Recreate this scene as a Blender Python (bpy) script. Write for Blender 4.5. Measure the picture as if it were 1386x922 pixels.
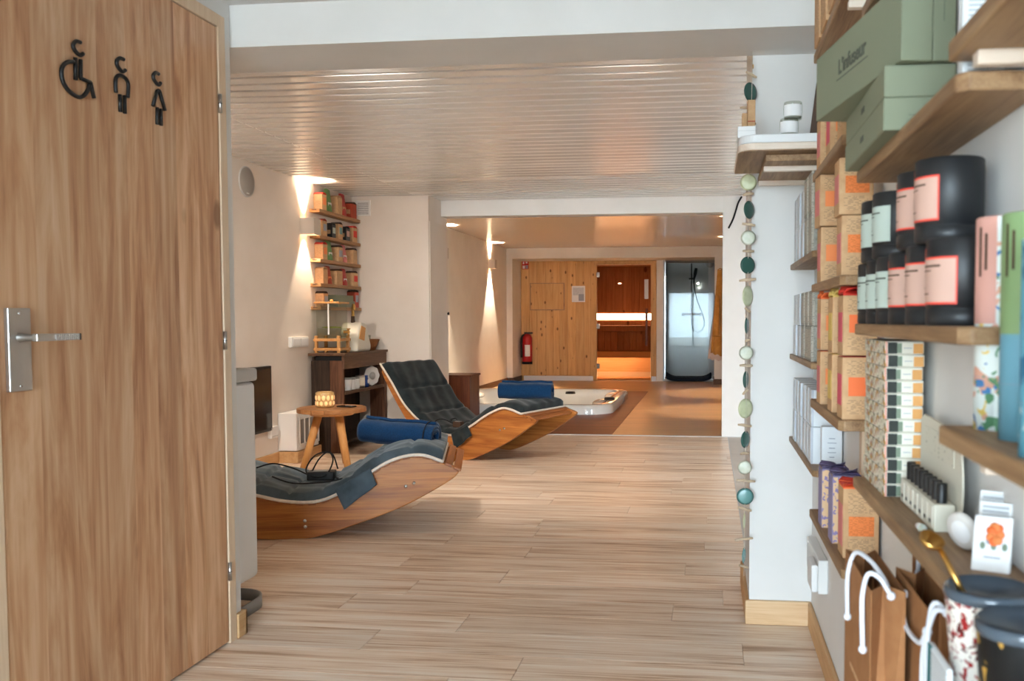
import bpy, math, random
from mathutils import Vector, Matrix
random.seed(7)
for o in list(bpy.data.objects): bpy.data.objects.remove(o)
SC = bpy.context.scene
COL = SC.collection
PI = math.pi
# ------------------------------------------------------------------ camera
F_PX, CX, CY = 1240.676, 813.872, 492.211
YAW, PITCH, ROLL = -0.11726, 0.048268, 0.001147
CAM_H = 1.0834
_f = Vector((math.sin(YAW) * math.cos(PITCH), math.cos(YAW) * math.cos(PITCH), -math.sin(PITCH)))
_r = Vector((math.cos(YAW), -math.sin(YAW), 0)); _d = _f.cross(_r)
_r2 = math.cos(ROLL) * _r + math.sin(ROLL) * _d
_d2 = -math.sin(ROLL) * _r + math.cos(ROLL) * _d
cam_data = bpy.data.cameras.new('camera'); cam = bpy.data.objects.new('camera', cam_data); COL.objects.link(cam)
cam.matrix_world = Matrix(((_r2.x, -_d2.x, -_f.x, 0), (_r2.y, -_d2.y, -_f.y, 0), (_r2.z, -_d2.z, -_f.z, CAM_H), (0, 0, 0, 1)))
cam_data.sensor_width = 36; cam_data.lens = F_PX / 1386 * 36
cam_data.shift_x = -(CX - 693) / 1386; cam_data.shift_y = (CY - 461) / 1386
cam_data.clip_start = 0.02; cam_data.clip_end = 200
cam_data.dof.use_dof = True; cam_data.dof.focus_distance = 5.2; cam_data.dof.aperture_fstop = 7.0
SC.camera = cam
# ------------------------------------------------------------------ world and exposure
SC.view_settings.view_transform = 'Standard'; SC.view_settings.look = 'None'; SC.view_settings.gamma = 1
SC.view_settings.use_curve_mapping = False
SC.view_settings.exposure = 1.25
w = bpy.data.worlds.new('daylight'); SC.world = w; w.use_nodes = True
bg = w.node_tree.nodes['Background']; bg.inputs[0].default_value = (0.75, 0.87, 1.0, 1); bg.inputs[1].default_value = 17.0


def area(name, loc, rot, sx, sy, energy=0, col=(1, 1, 1), portal=False):
    l = bpy.data.lights.new(name, 'AREA'); l.shape = 'RECTANGLE'; l.size = sx; l.size_y = sy; l.energy = energy; l.color = col
    if portal: l.cycles.is_portal = True
    o = bpy.data.objects.new(name, l); COL.objects.link(o); o.location = loc; o.rotation_euler = rot
    return o


# daylight portals in the glazed shop front behind the camera and in the glazed bay
area('front_glazing_portal', (-0.61, -3.02, 1.06), (PI / 2, 0, 0), 1.85, 2.0, portal=True)
area('bay_glazing_portal', (1.57, 3.75, 1.06), (PI / 2, 0, 0), .75, 2.0, portal=True)


def spot(name, loc, down, energy, angle, blend, col=(1, 0.80, 0.58), size=0.02):
    l = bpy.data.lights.new(name, 'SPOT'); l.energy = energy; l.spot_size = angle; l.spot_blend = blend; l.color = col; l.shadow_soft_size = size
    o = bpy.data.objects.new(name, l); COL.objects.link(o); o.location = loc; o.rotation_euler = (0, 0, 0) if down else (PI, 0, 0)
    return o


# ------------------------------------------------------------------ pixel helpers (photo frame 1386 x 922)
def ray(px, py):
    a, b = (px - CX) / F_PX, (py - CY) / F_PX
    return _r2 * a + _d2 * b + _f
O3 = Vector((0, 0, CAM_H))
def onZ(px, py, z=0.0):
    d = ray(px, py); return O3 + d * ((z - CAM_H) / d.z)
def onX(px, py, x):
    d = ray(px, py); return O3 + d * (x / d.x)
def onY(px, py, y):
    d = ray(px, py); return O3 + d * (y / d.y)


# ------------------------------------------------------------------ mesh builder
ORG = {}


class MB:
    def __init__(s): s.v = []; s.f = []; s.sm = []
    def add(s, vs, fs, smooth=False):
        n = len(s.v); s.v += [Vector(v) for v in vs]; s.f += [tuple(i + n for i in f) for f in fs]; s.sm += [smooth] * len(fs); return s
    def box(s, x0, x1, y0, y1, z0, z1):
        return s.add([(x0, y0, z0), (x1, y0, z0), (x1, y1, z0), (x0, y1, z0), (x0, y0, z1), (x1, y0, z1), (x1, y1, z1), (x0, y1, z1)],
                     [(3, 2, 1, 0), (4, 5, 6, 7), (0, 1, 5, 4), (1, 2, 6, 5), (2, 3, 7, 6), (3, 0, 4, 7)])
    def prism(s, pts, a, b, axis='z', smooth=False):
        n = len(pts)
        def P(p, t):
            return {'z': (p[0], p[1], t), 'y': (p[0], t, p[1]), 'x': (t, p[0], p[1])}[axis]
        vs = [P(p, a) for p in pts] + [P(p, b) for p in pts]
        s.add(vs, [tuple(range(n))[::-1], tuple(range(n, 2 * n))])
        k = len(s.v) - 2 * n
        for i in range(n):
            j = (i + 1) % n; s.f.append((k + i, k + j, k + n + j, k + n + i)); s.sm.append(smooth)
        return s
    def lathe(s, prof, c=(0, 0, 0), seg=24, axis='z', smooth=True, a0=0, a1=2 * PI):
        full = abs(a1 - a0 - 2 * PI) < 1e-6; m = seg if full else seg + 1; vs = []; fs = []
        for r, h in prof:
            for i in range(m):
                t = a0 + (a1 - a0) * i / seg
                p = {'z': (r * math.cos(t), r * math.sin(t), h), 'y': (r * math.cos(t), h, r * math.sin(t)), 'x': (h, r * math.cos(t), r * math.sin(t))}[axis]
                vs.append(Vector(p) + Vector(c))
        for j in range(len(prof) - 1):
            for i in range(seg):
                k = (i + 1) % m
                q = [j * m + i, j * m + k, (j + 1) * m + k, (j + 1) * m + i]; fs.append(tuple(q))
        return s.add(vs, fs, smooth)
    def tube(s, path, r, seg=8, closed=False):
        P = [Vector(p) for p in path]; n = len(P); vs = []; fs = []
        rad = r if isinstance(r, (list, tuple)) else [r] * n
        up = None
        for i in range(n):
            a = P[i - 1] if (i > 0 or closed) else P[i]; b = P[(i + 1) % n] if (i < n - 1 or closed) else P[i]
            t = (b - a).normalized()
            if up is None:
                up = Vector((0, 0, 1)) if abs(t.z) < 0.9 else Vector((1, 0, 0))
            u = (up - t * up.dot(t)).normalized(); up = u; w_ = t.cross(u)
            for k in range(seg):
                an = 2 * PI * k / seg; vs.append(P[i] + (u * math.cos(an) + w_ * math.sin(an)) * rad[i])
        m = n if closed else n - 1
        for i in range(m):
            j = (i + 1) % n
            for k in range(seg):
                l = (k + 1) % seg; fs.append((i * seg + k, i * seg + l, j * seg + l, j * seg + k))
        if not closed:
            fs.append(tuple(range(seg))[::-1]); fs.append(tuple((n - 1) * seg + k for k in range(seg)))
        return s.add(vs, fs, True)
    def grid(s, fn, nu, nv, smooth=True):
        vs = [fn(i / nu, j / nv) for i in range(nu + 1) for j in range(nv + 1)]; fs = []
        for i in range(nu):
            for j in range(nv):
                a = i * (nv + 1) + j; fs.append((a, a + nv + 1, a + nv + 2, a + 1))
        return s.add(vs, fs, smooth)
    def ell(s, c, rx, ry, rz, seg=14, rings=8):
        prof = [(math.sin(PI * i / rings), -math.cos(PI * i / rings)) for i in range(rings + 1)]
        m = MB().lathe([(max(r, 1e-4), h) for r, h in prof], seg=seg)
        return s.add([(v.x * rx + c[0], v.y * ry + c[1], v.z * rz + c[2]) for v in m.v], m.f, True)
    def xf(s, M):
        s.v = [M @ v for v in s.v]; return s
    def build(s, name, mat, parent=None, bevel=0, seg=2, local=False, solid=0, sub=0):
        me = bpy.data.meshes.new(name)
        if parent is None:
            lo = Vector([min(v[i] for v in s.v) for i in range(3)]); hi = Vector([max(v[i] for v in s.v) for i in range(3)])
            org = Vector(((lo.x + hi.x) / 2, (lo.y + hi.y) / 2, lo.z))
        else:
            org = Vector((0, 0, 0)) if local else ORG.get(parent.name, Vector((0, 0, 0)))
        me.from_pydata([tuple(v - org) for v in s.v], [], s.f); me.validate()
        me.polygons.foreach_set('use_smooth', s.sm if len(s.sm) == len(me.polygons) else [False] * len(me.polygons)); me.update()
        o = bpy.data.objects.new(name, me); COL.objects.link(o); me.materials.append(M[mat])
        if parent is None: o.location = org; ORG[o.name] = org
        else: o.parent = parent; ORG[o.name] = org
        if solid: md = o.modifiers.new('Solidify', 'SOLIDIFY'); md.thickness = solid; md.offset = 0
        if bevel: md = o.modifiers.new('Bevel', 'BEVEL'); md.width = bevel; md.segments = seg; md.limit_method = 'ANGLE'; md.angle_limit = 0.6
        if sub: md = o.modifiers.new('Subdivision', 'SUBSURF'); md.levels = sub; md.render_levels = sub
        return o


def thing(name, label, cat, loc=(0, 0, 0), rotz=0, group=None):
    o = bpy.data.objects.new(name, None); COL.objects.link(o); o.location = loc; o.rotation_euler = (0, 0, rotz); o.empty_display_size = .05
    o['label'] = label; o['category'] = cat
    if group: o['group'] = group
    ORG[o.name] = Vector(loc)
    return o
def tag(o, label, cat, group=None):
    o['label'] = label; o['category'] = cat
    if group: o['group'] = group
    return o
def struct(name, mb, mat, parent=None, **k):
    o = mb.build(name, mat, parent, **k); o['kind'] = 'structure'; return o
def shared(src, parent, loc, name=None, mat=None):
    o = src.copy(); COL.objects.link(o); o.parent = parent; o.location = loc; return o


# ------------------------------------------------------------------ materials
M = {}
def srgb(c):
    if isinstance(c, str): c = tuple(int(c[i:i + 2], 16) for i in (0, 2, 4))
    return tuple(((x / 255) / 12.92 if x / 255 <= .04045 else ((x / 255 + .055) / 1.055) ** 2.4) for x in c) + (1,)
def base(name, col, rough=.6, metal=0, spec=.5, **k):
    m = bpy.data.materials.new(name); m.use_nodes = True; b = m.node_tree.nodes['Principled BSDF']
    b.inputs['Base Color'].default_value = srgb(col); b.inputs['Roughness'].default_value = rough; b.inputs['Metallic'].default_value = metal
    b.inputs['Specular IOR Level'].default_value = spec
    for kk, v in k.items(): b.inputs[kk.replace('_', ' ')].default_value = v
    M[name] = m; return m
class N:
    def __init__(s, m): s.t = m.node_tree; s.b = s.t.nodes['Principled BSDF']
    def n(s, typ, **k):
        o = s.t.nodes.new(typ)
        for a, v in k.items():
            if a.startswith('i_'):
                key = a[2:].replace('_', ' '); o.inputs[key].default_value = v
            else: setattr(o, a, v)
        return o
    def l(s, a, b): s.t.links.new(a, b)
    def math(s, op, a, b=None):
        o = s.n('ShaderNodeMath', operation=op)
        for i, x in enumerate((a, b)):
            if x is None: continue
            if isinstance(x, (int, float)): o.inputs[i].default_value = x
            else: s.l(x, o.inputs[i])
        return o.outputs[0]
    def mix(s, f, a, b, blend='MIX'):
        o = s.n('ShaderNodeMix', data_type='RGBA', blend_type=blend)
        for i, x in ((0, f), (6, a), (7, b)):
            if isinstance(x, (int, float)): o.inputs[i].default_value = x
            elif isinstance(x, (tuple, str)): o.inputs[i].default_value = srgb(x) if (isinstance(x, str) or len(x) == 3) else x
            else: s.l(x, o.inputs[i])
        return o.outputs[2]
    def ramp(s, f, stops):
        o = s.n('ShaderNodeValToRGB'); e = o.color_ramp.elements
        while len(e) < len(stops): e.new(.5)
        for x, (p, c) in zip(e, stops): x.position = p; x.color = srgb(c) if (isinstance(c, str) or len(c) == 3) else c
        s.l(f, o.inputs[0]); return o.outputs[0]
    def bump(s, h, st=.2, dist=.002):
        o = s.n('ShaderNodeBump'); o.inputs['Strength'].default_value = st; o.inputs['Distance'].default_value = dist
        s.l(h, o.inputs['Height']); s.l(o.outputs[0], s.b.inputs['Normal'])
    def coord(s, scale=(1, 1, 1), rnd=True):
        tc = s.n('ShaderNodeTexCoord'); mp = s.n('ShaderNodeMapping'); mp.inputs['Scale'].default_value = scale
        s.l(tc.outputs['Object'], mp.inputs[0])
        if rnd:
            oi = s.n('ShaderNodeObjectInfo'); v = s.n('ShaderNodeVectorMath', operation='SCALE'); v.inputs[0].default_value = (31.7, 17.3, 23.9)
            s.l(oi.outputs['Random'], v.inputs['Scale']); s.l(v.outputs[0], mp.inputs['Location'])
        return mp.outputs[0], tc.outputs['Object']
    def noise(s, vec, scale=5, detail=4, rough=.55, dist=0):
        o = s.n('ShaderNodeTexNoise'); s.l(vec, o.inputs['Vector'])
        o.inputs['Scale'].default_value = scale; o.inputs['Detail'].default_value = detail; o.inputs['Roughness'].default_value = rough; o.inputs['Distortion'].default_value = dist
        return o.outputs['Fac']


def wood(name, stops, axis='x', cross=14, along=1.0, rough=.45, scale=1.6, spec=.4, knots=0, knotcol='4a2a14', band=None, bandamt=.25, tone=.25, dist=.8, streak=.35, ramp=(.30, .42), knot_on=.45):
    """grain runs along axis; stops from dark to light; band=(axis, width) prints board stripes"""
    m = base(name, 'ffffff', rough, spec=spec); n = N(m)
    sc = [cross] * 3; sc['xyz'.index(axis)] = along
    v, oc = n.coord(tuple(sc))
    rnd = None
    if band:
        sx = n.n('ShaderNodeSeparateXYZ'); n.l(oc, sx.inputs[0])
        fl = n.math('FLOOR', n.math('DIVIDE', sx.outputs['XYZ'.index(band[0].upper())], band[1]))
        wn = n.n('ShaderNodeTexWhiteNoise', noise_dimensions='1D'); n.l(fl, wn.inputs['W']); rnd = wn.outputs['Value']
        cv = n.n('ShaderNodeVectorMath', operation='SCALE'); cv.inputs[0].default_value = (13, 29, 17); n.l(rnd, cv.inputs['Scale'])
        ad = n.n('ShaderNodeVectorMath', operation='ADD'); n.l(v, ad.inputs[0]); n.l(cv.outputs[0], ad.inputs[1]); v = ad.outputs[0]
    a = n.noise(v, scale, 5, .6, dist)
    sc2 = n.n('ShaderNodeVectorMath', operation='MULTIPLY'); sc2.inputs[1].default_value = tuple(4.0 if i != 'xyz'.index(axis) else 1.2 for i in range(3)); n.l(v, sc2.inputs[0])
    b = n.noise(sc2.outputs[0], scale * 1.7, 3, .6, .2)
    fac = n.math('ADD', n.math('MULTIPLY', a, 1 - streak), n.math('MULTIPLY', b, streak))
    k = len(stops)
    col = n.ramp(fac, [(ramp[0] + ramp[1] * i / (k - 1), c) for i, c in enumerate(stops)])
    oi = n.n('ShaderNodeObjectInfo'); val = n.math('ADD', n.math('MULTIPLY', oi.outputs['Random'], tone), 1 - tone / 2)
    if rnd is not None: val = n.math('MULTIPLY', val, n.math('ADD', n.math('MULTIPLY', rnd, bandamt), 1 - bandamt / 2))
    hs = n.n('ShaderNodeHueSaturation'); n.l(col, hs.inputs['Color']); n.l(val, hs.inputs['Value']); col = hs.outputs[0]
    if knots:
        kc, _ = n.coord(tuple(1 if i != 'xyz'.index(axis) else .55 for i in range(3)))
        vo = n.n('ShaderNodeTexVoronoi'); n.l(kc, vo.inputs['Vector']); vo.inputs['Scale'].default_value = knots
        sep = n.n('ShaderNodeSeparateColor'); n.l(vo.outputs['Color'], sep.inputs[0])
        on = n.math('GREATER_THAN', sep.outputs[0], knot_on)
        kn = n.ramp(vo.outputs['Distance'], [(.0, (1., 1., 1., 1)), (.13, (1., 1., 1., 1)), (.2, (0., 0., 0., 1))])
        col = n.mix(n.math('MULTIPLY', n.math('MULTIPLY', kn, on), .8), col, knotcol)
    n.l(col, n.b.inputs['Base Color']); n.bump(fac, .12, .0015)
    return m


def mottled(name, c1, c2, scale=20, rough=.6, bump=0, spec=.4, detail=4, **k):
    m = base(name, c1, rough, spec=spec, **k); n = N(m); v, _ = n.coord(); a = n.noise(v, scale, detail)
    n.l(n.ramp(a, [(.35, c1), (.68, c2)]), n.b.inputs['Base Color'])
    if bump: n.bump(a, bump, .002)
    return m


def printed(name, paper, ink, freq=260, axis='z', cover=.5, rough=.7, word=90):
    """paper with unreadable rows of fine print running across the other axes"""
    m = base(name, paper, rough, spec=.2); n = N(m)
    tc = n.n('ShaderNodeTexCoord'); s = n.n('ShaderNodeSeparateXYZ'); n.l(tc.outputs['Object'], s.inputs[0])
    h = s.outputs['XYZ'.index(axis.upper())]
    fr = n.math('FRACT', n.math('MULTIPLY', h, freq)); line = n.math('LESS_THAN', fr, .45)
    row = n.math('FLOOR', n.math('MULTIPLY', h, freq))
    cb = n.n('ShaderNodeCombineXYZ'); n.l(n.math('ADD', s.outputs[0], s.outputs[1]), cb.inputs[0]); n.l(n.math('MULTIPLY', row, 3.7), cb.inputs[1])
    nz = n.noise(cb.outputs[0], word, 1, .5); on = n.math('GREATER_THAN', nz, 1 - cover)
    n.l(n.mix(n.math('MULTIPLY', n.math('MULTIPLY', line, on), .75), paper, ink), n.b.inputs['Base Color'])
    return m


def floral(name, paper, spots, scale=40, rough=.55):
    m = base(name, paper, rough, spec=.3); n = N(m); col = None
    for i, (c, thr, off, sm) in enumerate(spots):
        tc = n.n('ShaderNodeTexCoord'); mp = n.n('ShaderNodeMapping'); mp.inputs['Location'].default_value = (off, off * .7, off * 1.3); n.l(tc.outputs['Object'], mp.inputs[0])
        nz = n.noise(mp.outputs[0], scale * sm, 1.5, .5, .6)
        f = n.math('GREATER_THAN', nz, thr)
        col = n.mix(f, col if col is not None else paper, c)
    n.l(col, n.b.inputs['Base Color']); return m


def glass(name, col='ffffff', rough=0.0, ior=1.5, flat=None):
    m = bpy.data.materials.new(name); m.use_nodes = True; t = m.node_tree; t.nodes.clear()
    out = t.nodes.new('ShaderNodeOutputMaterial'); mx = t.nodes.new('ShaderNodeMixShader'); fr = t.nodes.new('ShaderNodeFresnel'); fr.inputs[0].default_value = ior
    tr = t.nodes.new('ShaderNodeBsdfTransparent'); gl = t.nodes.new('ShaderNodeBsdfGlossy'); tr.inputs[0].default_value = srgb(col); gl.inputs['Roughness'].default_value = rough
    if flat is None: t.links.new(fr.outputs[0], mx.inputs[0])
    else: mx.inputs[0].default_value = flat
    t.links.new(tr.outputs[0], mx.inputs[1]); t.links.new(gl.outputs[0], mx.inputs[2]); t.links.new(mx.outputs[0], out.inputs[0])
    M[name] = m
def emit(name, col, st):
    m = bpy.data.materials.new(name); m.use_nodes = True; t = m.node_tree; b = t.nodes['Principled BSDF']
    b.inputs['Base Color'].default_value = srgb(col); b.inputs['Emission Color'].default_value = srgb(col); b.inputs['Emission Strength'].default_value = st; M[name] = m


mottled('white_paint', 'e9e6e3', 'e3e0dc', 3, .75, .03, .3)
mottled('cream_paint', 'eee8df', 'e8e1d7', 3, .75, .03, .3)
mottled('lounge_paint', 'ebe1d7', 'e5dacf', 3, .75, .03, .3)
mottled('ceiling_paint', 'dedcda', 'd8d5d3', 2, .8, .02, .3)
base('pvc_slat', 'eae8e6', .22, spec=.5)
wood('floor_oak', ['997150', 'c5a080', 'e2c8ae', 'eedbc7', 'f4e7d8'], 'x', 11, .8, .34, 1.5, .4, tone=.16, streak=.42, dist=.7, ramp=(.342, .27))
wood('far_floor_oak', ['b08252', 'cba073', 'd6b083'], 'x', 16, 1.0, .33, 1.5, .4, band=('y', .19), bandamt=.12, tone=0)
wood('deck_red', ['5a2c18', '7a4026', '8e5233'], 'x', 12, .9, .42, 1.6, .4, band=('y', .12), bandamt=.3, tone=0)
wood('door_oak', ['a8734e', 'c6946c', 'd8ae88', 'e2bd9b'], 'z', 5, .7, .38, 1.3, .4, band=('y', .118), bandamt=.22, knots=6, knotcol='8a5c38', tone=0, dist=2.2, streak=.3, ramp=(.36, .32), knot_on=.82)
wood('pine_trim', ['c99d70', 'dcb78d', 'e4c49d'], 'x', 22, 1.6, .5, 1.6, .3, tone=.1)
wood('pine_trim_y', ['b98a5a', 'cda271', 'd8b185'], 'y', 22, 1.6, .5, 1.6, .3, tone=.1)
wood('pine_trim_z', ['d3b493', 'dfc4a6', 'e6cfb5'], 'z', 22, 1.6, .5, 1.6, .3, tone=.06)
wood('shelf_oak', ['6f5239', '8d6c4d', 'a3825f', 'b0916f'], 'y', 26, 2.0, .5, 1.6, .3, tone=.2)
wood('shelf_oak_small', ['8a6440', 'a47a50', 'b58a5c'], 'y', 22, 2.0, .5, 1.6, .3, tone=.15)
wood('batten_pine', ['dcc6b2', 'e6d5c4', 'efe3d6'], 'x', 20, 2.0, .6, 1.6, .3, tone=.06)
wood('sauna_pine', ['c08a50', 'd8a86c', 'e2b880'], 'z', 12, .8, .55, 1.6, .3, knots=11, knotcol='5c3014', tone=.16)
wood('sauna_inner', ['8c6850', 'a88468', 'b8967a'], 'z', 12, .8, .6, 1.6, .3, knots=5, knotcol='4c2410', tone=.2)
wood('sauna_bench', ['cdab84', 'dcc09c', 'e8d2b4'], 'x', 14, .8, .6, 1.6, .3, tone=.12)
wood('acacia', ['7a4018', '9c5c28', 'b37236', 'bf8146'], 'x', 15, 1.2, .38, 1.6, .4, band=('z', .045), bandamt=.22, tone=.06)
wood('acacia_slat', ['7a421c', '99592a', 'ad6c36'], 'y', 18, 1.4, .4, 1.6, .4, tone=.2)
wood('rustic_dark', ['17110d', '2a1e16', '3f2d22', '5c4636'], 'z', 16, 1.2, .6, 1.6, .3, tone=.3, dist=1.4)
wood('rustic_mid', ['3a2418', '583826', '6e4a35', '805c45'], 'z', 16, 1.4, .6, 1.6, .3, tone=.2, dist=1.4)
wood('rustic_top', ['4a3222', '644631', '7a5a42'], 'y', 16, 1.4, .55, 1.6, .3, tone=.2)
wood('stool_top', ['8a5a33', 'a87448', 'b8865a'], 'x', 12, 1.4, .45, 1.6, .3, tone=.1)
wood('stool_leg', ['b27a42', 'c89258', 'd3a26a'], 'z', 14, 1.2, .5, 1.6, .3, tone=.1)
wood('teak', ['4a2312', '66341b', '784224'], 'z', 14, 1.2, .45, 1.6, .3, tone=.15)
wood('driftwood', ['a98f72', 'c7af93', 'd8c6ae'], 'x', 40, 8, .8, 2, .2, tone=.3)
base('white_gloss', 'e6e6e6', .3); base('white_plastic', 'e4e2df', .45); base('grey_plastic', '8f8f8d', .5); base('pale_grey', 'c3c2c0', .5)
base('black_plastic', '111112', .4); base('black_rubber', '141517', .7, spec=.3); base('screen_black', '060607', .12)
base('steel', 'b9b7b4', .32, 1); base('chrome', 'cfd2d4', .12, 1); base('brass', 'c69a55', .28, 1); base('dark_steel', '3a3c3e', .35, 1)
base('acrylic', 'eeede8', .12, spec=.6, Coat_Weight=.5)
base('red_gloss', 'b01218', .3); base('paper_white', 'edeceb', .7, spec=.2); base('ink', '1d1c1b', .7)
mottled('velvet', '1e2427', '2f383b', 9, .9, 0, .15, Sheen_Weight=.25, Sheen_Roughness=.4)
mottled('velvet_pale', '38434a', '515f68', 9, .85, 0, .15, Sheen_Weight=.3, Sheen_Roughness=.4)
mottled('towel', '0b2a4a', '11375c', 160, .95, .6, .1, Sheen_Weight=.15, Sheen_Roughness=.5)
mottled('piping', 'd8c9ba', 'e2d6c9', 60, .8); mottled('robe', 'b4823f', 'c59450', 12, .95, .1, .1, Sheen_Weight=.3); mottled('robe_pale', 'd9c3b6', 'e2d0c4', 12, .95, .1, .1)
mottled('bath_mat', '0d141f', '182231', 90, .95, .5, .1); mottled('tile_grey', 'b7afa6', 'c2bab1', 3, .5); mottled('pavement', 'a8a39b', 'bdb8b0', 1.5, .9)
base('shower_panel', 'a9adb0', .05, spec=.3); mottled('shower_tile', 'a9abac', 'b6b8b9', 4, .25)
base('speaker_cloth', 'aaa49d', .8); base('sconce', 'cbbfb3', .6)
mottled('kraft', 'c79d74', 'd3ab82', 50, .8, .04, .2); mottled('kraft_bag', '9a6a45', 'a5744d', 40, .85, .05, .15); printed('kraft_print', 'cfa77e', '8d6f52', 330); base('kraft_red', 'b0452c', .7)
base('orange_print', 'f08a4e', .7); base('orange_card', 'f2743a', .65); printed('orange_lines', 'f0884c', 'c46a3a', 420); base('pink_print', 'd9817c', .7); base('pink_hot', 'd9576a', .7); base('red_card', 'd8392b', .65); base('yellow_card', 'e2c06a', .7)
base('purple_card', '8f86ab', .7); base('purple_dark', '5a4d76', .7); floral('purple_kraft', 'dcb78e', [('8a7aa6', .56, 1.3, 1.6)], 60)
base('green_card', '80856f', .62, spec=.3); base('green_ink', '474c42', .7); base('carton_line', '5c6455', .7)
base('tin_black', '191b1e', .45); base('mint_label', 'b9c4b9', .6); base('pink_label', 'cba494', .6); base('red_line', 'ee4a38', .55); printed('mint_print', 'c5d0c4', '5f6b66', 300, cover=.35); printed('pink_print_label', 'd9b0a2', '85605a', 300, cover=.35)
floral('floral_box', 'e2dccb', [('c9c3ac', .55, 2.1, 1.5), ('a87468', .60, 5.2, 1.8), ('bf8f2c', .61, 8.7, 1.5), ('7c7a62', .62, 3.3, 2.0)], 48)
base('box_cream', 'e7e2d3', .6); base('box_dark', '20261f', .6); base('box_orange', 'e0a25c', .6); base('box_leaf', '7d8c77', .6); base('box_pink', 'd99c8b', .6)
base('carton_white', 'dfe3e6', .55); base('carton_silver', 'b8bcc4', .3, .3); printed('carton_white_print', 'dfe3e6', '8d949b', 240, cover=.4); mottled('carton_pattern', 'aaa79c', '8b877b', 160, .65); printed('carton_grey_print', 'c0b9ab', '7d776b', 200)
base('pink_tube', 'd39c8e', .5); base('green_tube', '829c6a', .5); base('blue_tube', '6a9fb2', .5)
floral('floral_tube', 'dfe6e2', [('d9a58f', .58, 1.1, 1.0), ('4a7fb4', .62, 4.4, 1.0), ('5d8f68', .62, 7.9, 1.2), ('e0c36a', .64, 2.8, 1.3)], 45)
floral('blue_floral', '5fa0b8', [('b7d3d8', .58, 3.1, 1.0), ('2f6f92', .6, 6.1, 1.1)], 40)
floral('leopard', 'e5dfd6', [('9b2020', .57, 2.2, 1.0), ('5d1d1a', .62, 6.6, 1.2)], 120); floral('black_gold', '0f0f10', [('b58a3c', .62, 2.9, 1.0)], 50)
base('teal_card', '0f6d73', .6); printed('card_lines', 'dfe2e4', '9aa0a6', 180, cover=.75); base('cream_card', 'd9d3c2', .65); printed('cream_print', 'd9d3c2', '9b9686', 150, cover=.4); base('soap', 'd8d2cc', .5)
base('lid_smoke', '4a5560', .15); base('rope', 'e2e3ea', .8); base('candle_white', 'eceaea', .5)
base('disc_green', '2f5a50', .25, spec=.6); base('disc_teal', '5b8f8c', .25, spec=.6); mottled('disc_cream', 'cfd3bd', 'e2e3d3', 60, .35); mottled('disc_yellow', 'cbcfa4', 'dadcb8', 60, .35)
base('string', 'cfc7ba', .8); mottled('wicker', '7a4a26', '9c6638', 120, .7, .6); mottled('amber_glass', 'c99a5c', 'e0bd86', 80, .25); base('pouch_red', 'b3302a', .5); base('pouch_green', '6f9a5c', .5); base('grey_card', '9aa0ad', .6); base('blue_plastic', '1f4a97', .4); base('dark_brown', '4a3222', .7)
base('lemon', '8f9a3c', .5); base('signred', 'c41e24', .5)
glass('clear_glass', 'f4f8f8'); glass('shower_glass', 'f2f6f6', flat=.012); glass('sauna_glass', 'f4dcc6', flat=.012); glass('jar_glass', 'eef0ea', flat=.06)
emit('led_warm', 'ffe2bf', 11); emit('led_bright', 'ffe6c8', 32); emit('candle_glow', 'ffc98a', .25); emit('lamp_warm', 'ffc890', 30)
# ================================================================== STRUCTURE
XW, XL, XD = 0.362, -3.24, -1.591          # shelf wall, lounge left wall, door wall
ZB, ZC, ZN, ZF = 1.994, 2.20, 2.133, 2.285  # beam underside, lounge ceiling, shop ceiling, far ceiling
YP, YF, YS = 3.26, 8.47, 16.0               # pillar face, far opening, sauna front
struct('ground', MB().box(-14, 14, -26, -3.12, -.16, -.06).box(.52, 14, -3.12, 3.64, -.16, -.06), 'pavement')
floor = struct('floor', MB().box(-3.34, .5, -3.1, YF, -.1, -.012), 'floor_oak')
struct('floor_shop', MB().box(-1.59, XW, -3.1, 2.45, -.012, 0), 'floor_oak')
row = 0; y = 2.45
while y < YF - .01:
    y1 = min(y + .2, YF - .012)
    xa = XD - .03 if y < 2.94 else XL
    xb = XW if y < 3.2 else (.145 if y < 3.75 else .171)
    x = xa - random.uniform(.05, 1.15)
    while x < xb:
        a, b = max(x, xa), min(x + 1.25, xb)
        if b - a > .02: MB().box(a + .0006, b - .0006, y + .0006, y1 - .0006, -.0118, 0).build('plank', 'floor_oak', floor, bevel=.0012, seg=1)
        x += 1.25
    y += .2
struct('floor_bay', MB().box(.176, 3.95, 3.64, YF - .012, -.1, -.001), 'tile_grey')
struct('trim_1', MB().box(.171, .1765, 3.8, YF, -.02, .002), 'steel')
struct('trim_2', MB().box(-2.5, 3.9, YF - .012, YF + .022, -.02, .005), 'pale_grey', bevel=.003)
# shop walls
struct('ceiling_shop', MB().box(-1.75, .5, -3.1, 2.95, ZN, ZN + .1), 'ceiling_paint')
DY0, DY1, DZ1 = 1.893, 2.853, 2.03
wl = MB().box(-1.72, XD - .006, -3.1, DY0 - .045, 0, ZN).box(-1.72, XD - .006, DY0 - .045, 2.945, DZ1 + .045, ZN).box(-1.72, XD - .006, DY1 + .046, 2.945, 0, DZ1 + .045)
struct('wall_left_shop', wl, 'white_paint')
struct('wall_right', MB().box(XW, .5, -3.1, YP, 0, ZB + .3), 'white_paint')
struct('wall_pillar', MB().box(.145, .5, YP, 3.78, 0, ZC + .05), 'white_paint')
struct('wall_beam', MB().box(XL, XW, 2.95, YP, ZB, ZC + .15), 'white_paint')
struct('wall_front_lounge', MB().box(-3.34, -1.72, 2.945, 2.975, 0, ZB), 'white_paint')
struct('wall_left', MB().box(-3.40, XL, 3.0, 8.08, 0, ZC + .1), 'lounge_paint')
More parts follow.
